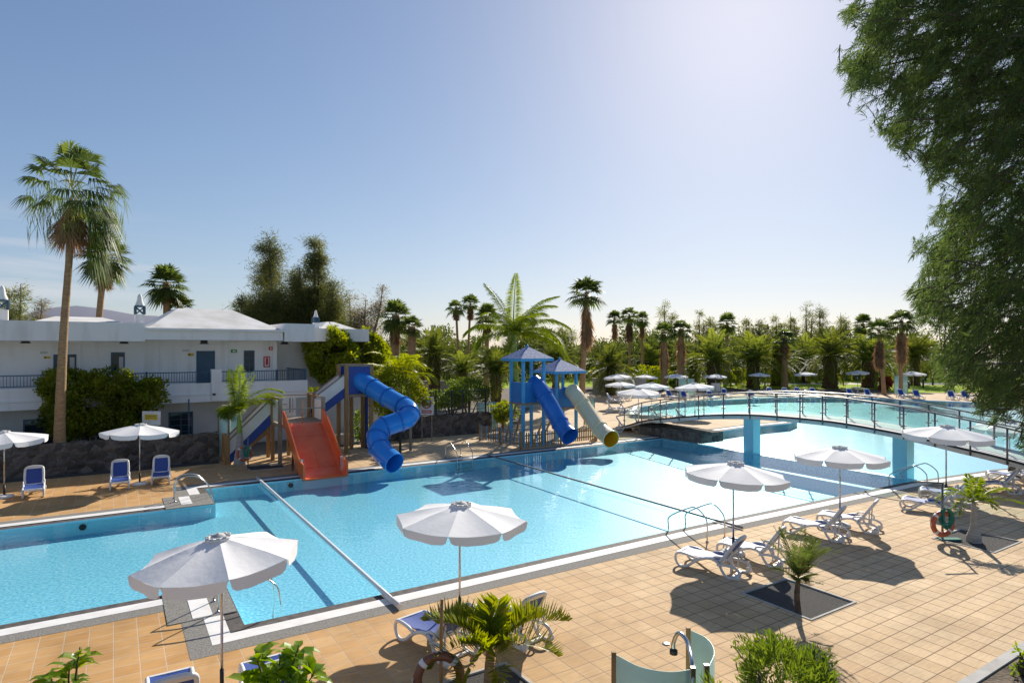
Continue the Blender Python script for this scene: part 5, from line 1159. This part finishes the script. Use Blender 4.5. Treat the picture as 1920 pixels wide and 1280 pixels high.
# foreground shrubs rising from the planting strip below the camera
def bigleaf(mb,b,d,l,w,g):
    n=len(b); l=l[:,None]; w=w[:,None]; s=unit(np.cross(d,np.array([0,0,1.])+g.normal(0,.25,(n,3)))); nn=np.cross(s,d); dz=np.array([0,0,1.])
    c0=b; c1=b+d*l*.33-dz*l*.02; c2=b+d*l*.70-dz*l*.14; tp=b+d*l-dz*l*.36
    f1=nn*w*.16; v=np.stack([c0,c1,c2,tp,c1-s*w*.5+f1,c2-s*w*.42+f1,c1+s*w*.5+f1,c2+s*w*.42+f1],1).reshape(-1,3); o=np.arange(n)[:,None]*8
    mb.add(v,np.concatenate([o+np.array([0,1,4,4])[:3],o+np.array([2,3,5]),o+np.array([0,6,1]),o+np.array([2,7,3])]),0,True)
    mb.s2=None; mb.add(v,np.concatenate([o+np.array([1,2,5,4]),o+np.array([6,7,2,1])]),0,True)
def spray(label,tips,base,ll,lw,nl,seed,mat_='bright_leaf'):
    g=np.random.default_rng(seed); base=np.array(base,float); t=thing('leafy_shrub',label,'shrub',base); st=MB(); a=MB()
    for tp in tips:
        e=np.array(tp,float)-base; side=np.sign(e[0]) or 1; pts=spline([(g.normal(0,.05),g.normal(0,.05),0),e*[.25,.25,.5],e*[.6,.6,.9],e],8); st.tube(pts,np.linspace(.016,.004,len(pts)),6)
        k=len(pts); i=np.clip((k*(1-g.beta(1,2.4,nl)*.75)).astype(int),2,k-1); T=unit(pts[i]-pts[i-1]); az=g.uniform(0,2*PI,nl)
        o_=unit(np.cross(T,np.stack([np.cos(az),np.sin(az),.3+0*az],1))); d=unit(T*.45+o_*.9+np.array([0,0,.12])); bigleaf(a,pts[i-1],d,ll*g.uniform(.6,1.15,nl),lw*g.uniform(.7,1.1,nl),g)
    st.build('stems',M['bark'],t); a.build('foliage',M[mat_],t); return t
spray('leafy green shrub tip at the bottom left corner',[D(150,1212,4.3),D(130,1240,4.3),D(95,1262,4.3),D(120,1275,4.2),D(75,1290,4.2),D(150,1300,4.2),D(100,1330,4.2)],(-3.0,4.2,0),.19,.07,18,111)
spray('bright broadleaf shrub covering a lounger at the bottom',[D(560,1208,4.6),D(525,1225,4.6),D(480,1225,4.6),D(455,1268,4.6),D(590,1255,4.6),D(545,1262,4.5),D(500,1262,4.5),D(470,1300,4.5),D(540,1310,4.5),D(590,1300,4.5)],(-1.7,4.5,0),.22,.10,20,112)
q=D(1476,1318,6.4); bush('willow_leaf_shrub','dense fine leaved green shrub at the bottom right of the glass shower',q,(.66,.6,.60),6500,.13,.022,'bush_leaf',113,clump=.22,nc=110,up=.75)
g=np.random.default_rng(114); q=G(1908,1262); bush('garden_plant','tiny green plant in the soil at the bottom right corner',q+[.1,0,.22],(.22,.2,.22),160,.12,.035,'bright_leaf',115,cat='plant',nc=14)
a=MB(); n=900; P_=np.array([W(u_,v_,.0) for u_,v_ in zip(g.uniform(8,16,n),g.uniform(2.2,4.3,n))]); d_=unit(g.normal(0,1,(n,3))*[1,1,.25]); leaves(a,P_+[0,0,.01],d_,g.uniform(.05,.22,n),.02,0,g); tag(a.build('dry_litter',M['thatch']),'dry leaf litter on the planting soil',None,None,'stuff')

# big conifer leaning in from the right
g=np.random.default_rng(201); tb=np.array([8.6,8.3,0]); t=thing('conifer_tree','big dark feathery conifer leaning in at the right edge','tree',tb)
edge=np.array([(-700,1660),(-400,1640),(-150,1600),(0,1590),(60,1602),(130,1588),(185,1612),(240,1662),(285,1695),(300,1738),(340,1757),(400,1768),(440,1742),(490,1722),(530,1712),(580,1730),(640,1745),(700,1772),(740,1800),(775,1850),(800,1885),(830,1915),(860,1960),(1000,2250)],float)
def left(y): return np.interp(y,edge[:,0],edge[:,1])-18
tk=MB(); tk.tube(spline([(0,0,0),(-.1,.1,3),(-.3,.1,6.5),(-.2,0,10),(0,0,13.5)],8),np.linspace(.34,.06,33),12)
limbs=[]
for yt in (-260,-120,-30,60,130,200,262,310,380,450,520,600,680,740,790):
    e=D(left(yt)+g.uniform(45,90),yt,g.uniform(6.9,8.6)); s=np.array([-.25,.05,max(1.5,e[2]*.9+1.2+g.uniform(-.4,.8))])+tb
    if yt>550: s[2]=e[2]+g.uniform(.8,1.6)
    mid=s*.5+e*.5+np.array([0,g.normal(0,.3),.35]); pts=spline([s,mid,e],10); limbs.append(pts); tk.tube(pts-tb,np.linspace(.055,.006,len(pts)),7)
tk.build('trunk',M['bark'],t)
a=MB(); tw=MB(); N=0
def clumpf(px,py): return np.sin(px*.061+py*.027)+np.sin(px*.033-py*.067+2)+.9*np.sin(px*.137+py*.091+1)
ys=g.uniform(-500,840,34000); xs=left(ys)+g.uniform(0,1,34000)**1.1*620
ok=(clumpf(xs,ys)+g.normal(0,.45,34000)+(xs-left(ys))/230)>.12
ok&=(xs<2260); infr=(xs<1960)&(ys>-40); ok&=infr|(g.random(34000)<.25)
xs,ys=xs[ok],ys[ok]
dep=np.where(g.random(len(xs))<.75,g.uniform(6.6,9.2,len(xs)),g.uniform(5.6,7,len(xs)))
lim=np.concatenate(limbs)
nb_=30
for px,py,d0 in zip(xs,ys,dep):
    e=D(px,py,d0); ln=g.uniform(.22,.5); dv=unit(np.array([-.3-abs(g.normal(0,.6)),g.normal(0,.5),-.35+g.normal(0,.45)]))
    s=e-dv*ln; s[2]+=.03
    t_=g.uniform(0,1,nb_)[:,None]; b_=s+(e-s)*t_+np.array([0,0,.08])*(t_*(1-t_)); d_=unit(dv*.75+np.array([0,0,-.30])+g.normal(0,.36,(nb_,3)))
    kites(a,b_-tb,d_,perp(d_,g),g.uniform(.05,.11,nb_),.0085,0,.12)
    if g.random()<.25: tw.tube([s-tb,(s+e)/2-tb+[0,0,.02],e-tb],[.006,.005,.002],4,caps=False)
a.build('crown',M['pine_green'],t); tw.build('twigs',M['bark'],t)
print('conifer twigs',len(xs))

# ------------------------------------------------------------------ sun, sky, camera
AZ,EL=R(20.5),R(30)
sv=Vector((math.sin(AZ)*math.cos(EL),math.cos(AZ)*math.cos(EL),math.sin(EL)))
sd=bpy.data.lights.new('sun','SUN'); sd.energy=4.0; sd.angle=R(.55); sd.color=(1,.93,.82); so=bpy.data.objects.new('sun',sd); C.objects.link(so)
so.rotation_euler=(-sv).to_track_quat('-Z','Y').to_euler(); so.location=(20,60,40)
w=bpy.data.worlds.new('World'); SC.world=w; w.use_nodes=True; nt=w.node_tree; nt.nodes.clear(); L=nt.links
out=nd(nt,'ShaderNodeOutputWorld'); bg=nd(nt,'ShaderNodeBackground'); bg.inputs[1].default_value=.088
sky=nd(nt,'ShaderNodeTexSky'); sky.sky_type='NISHITA'; sky.sun_disc=False; sky.sun_elevation=EL; sky.sun_rotation=AZ; sky.altitude=0; sky.air_density=1.0; sky.dust_density=.45; sky.ozone_density=4.2
tc=nd(nt,'ShaderNodeTexCoord'); mp=nd(nt,'ShaderNodeMapping'); mp.inputs['Scale'].default_value=(1.2,1.2,13); L.new(tc.outputs['Generated'],mp.inputs[0])
no=nd(nt,'ShaderNodeTexNoise'); no.inputs['Scale'].default_value=2.6; no.inputs['Detail'].default_value=6; no.inputs['Distortion'].default_value=.4; L.new(mp.outputs[0],no.inputs['Vector'])
rp=nd(nt,'ShaderNodeValToRGB'); rp.color_ramp.elements[0].position=.48; rp.color_ramp.elements[1].position=.72; L.new(no.outputs[0],rp.inputs[0])
sp=nd(nt,'ShaderNodeSeparateXYZ'); L.new(tc.outputs['Generated'],sp.inputs[0])
m1=nd(nt,'ShaderNodeMapRange'); m1.inputs['From Min'].default_value=-.42; m1.inputs['From Max'].default_value=-.62; L.new(sp.outputs[0],m1.inputs[0])
m2=nd(nt,'ShaderNodeMapRange'); m2.inputs['From Min'].default_value=.20; m2.inputs['From Max'].default_value=.10; L.new(sp.outputs[2],m2.inputs[0])
k1=nd(nt,'ShaderNodeMath',operation='MULTIPLY'); L.new(m1.outputs[0],k1.inputs[0]); L.new(m2.outputs[0],k1.inputs[1])
k2=nd(nt,'ShaderNodeMath',operation='MULTIPLY'); L.new(k1.outputs[0],k2.inputs[0]); L.new(rp.outputs[0],k2.inputs[1])
k3=nd(nt,'ShaderNodeMath',operation='MULTIPLY'); k3.inputs[1].default_value=.6; L.new(k2.outputs[0],k3.inputs[0])
mx=nd(nt,'ShaderNodeMix',data_type='RGBA'); mx.inputs[7].default_value=(9.5,9.3,9.2,1); L.new(k3.outputs[0],mx.inputs[0]); L.new(sky.outputs[0],mx.inputs[6])
wb=nd(nt,'ShaderNodeMix',data_type='RGBA',blend_type='MULTIPLY'); wb.inputs[0].default_value=1; wb.inputs[7].default_value=(1.0,.965,1.04,1); L.new(mx.outputs[2],wb.inputs[6])
SKY_ROLL=.07                                         # tone curve on the sky colour, no air is built: bright parts are compressed, c/(1+kc)
va=nd(nt,'ShaderNodeVectorMath',operation='MULTIPLY_ADD'); va.inputs[1].default_value=(SKY_ROLL,SKY_ROLL,SKY_ROLL); va.inputs[2].default_value=(1,1,1); L.new(wb.outputs[2],va.inputs[0])
vd=nd(nt,'ShaderNodeVectorMath',operation='DIVIDE'); L.new(wb.outputs[2],vd.inputs[0]); L.new(va.outputs[0],vd.inputs[1]); L.new(vd.outputs[0],bg.inputs[0]); L.new(bg.outputs[0],out.inputs[0])
cd=bpy.data.cameras.new('camera'); cd.sensor_width=36; cd.lens=FP/1920*36; cd.shift_y=(HY-640)/1920; cd.clip_end=8000; cd.clip_start=.1
co=bpy.data.objects.new('camera',cd); C.objects.link(co); co.location=(0,0,EYE); co.rotation_euler=(PI/2,0,0); SC.camera=co
vs=SC.view_settings; vs.view_transform='Standard'; vs.look='None'; vs.gamma=1; vs.exposure=0.72; vs.use_curve_mapping=False
SC.cycles.max_bounces=10; SC.cycles.diffuse_bounces=6; SC.cycles.transparent_max_bounces=16; SC.cycles.sample_clamp_indirect=6
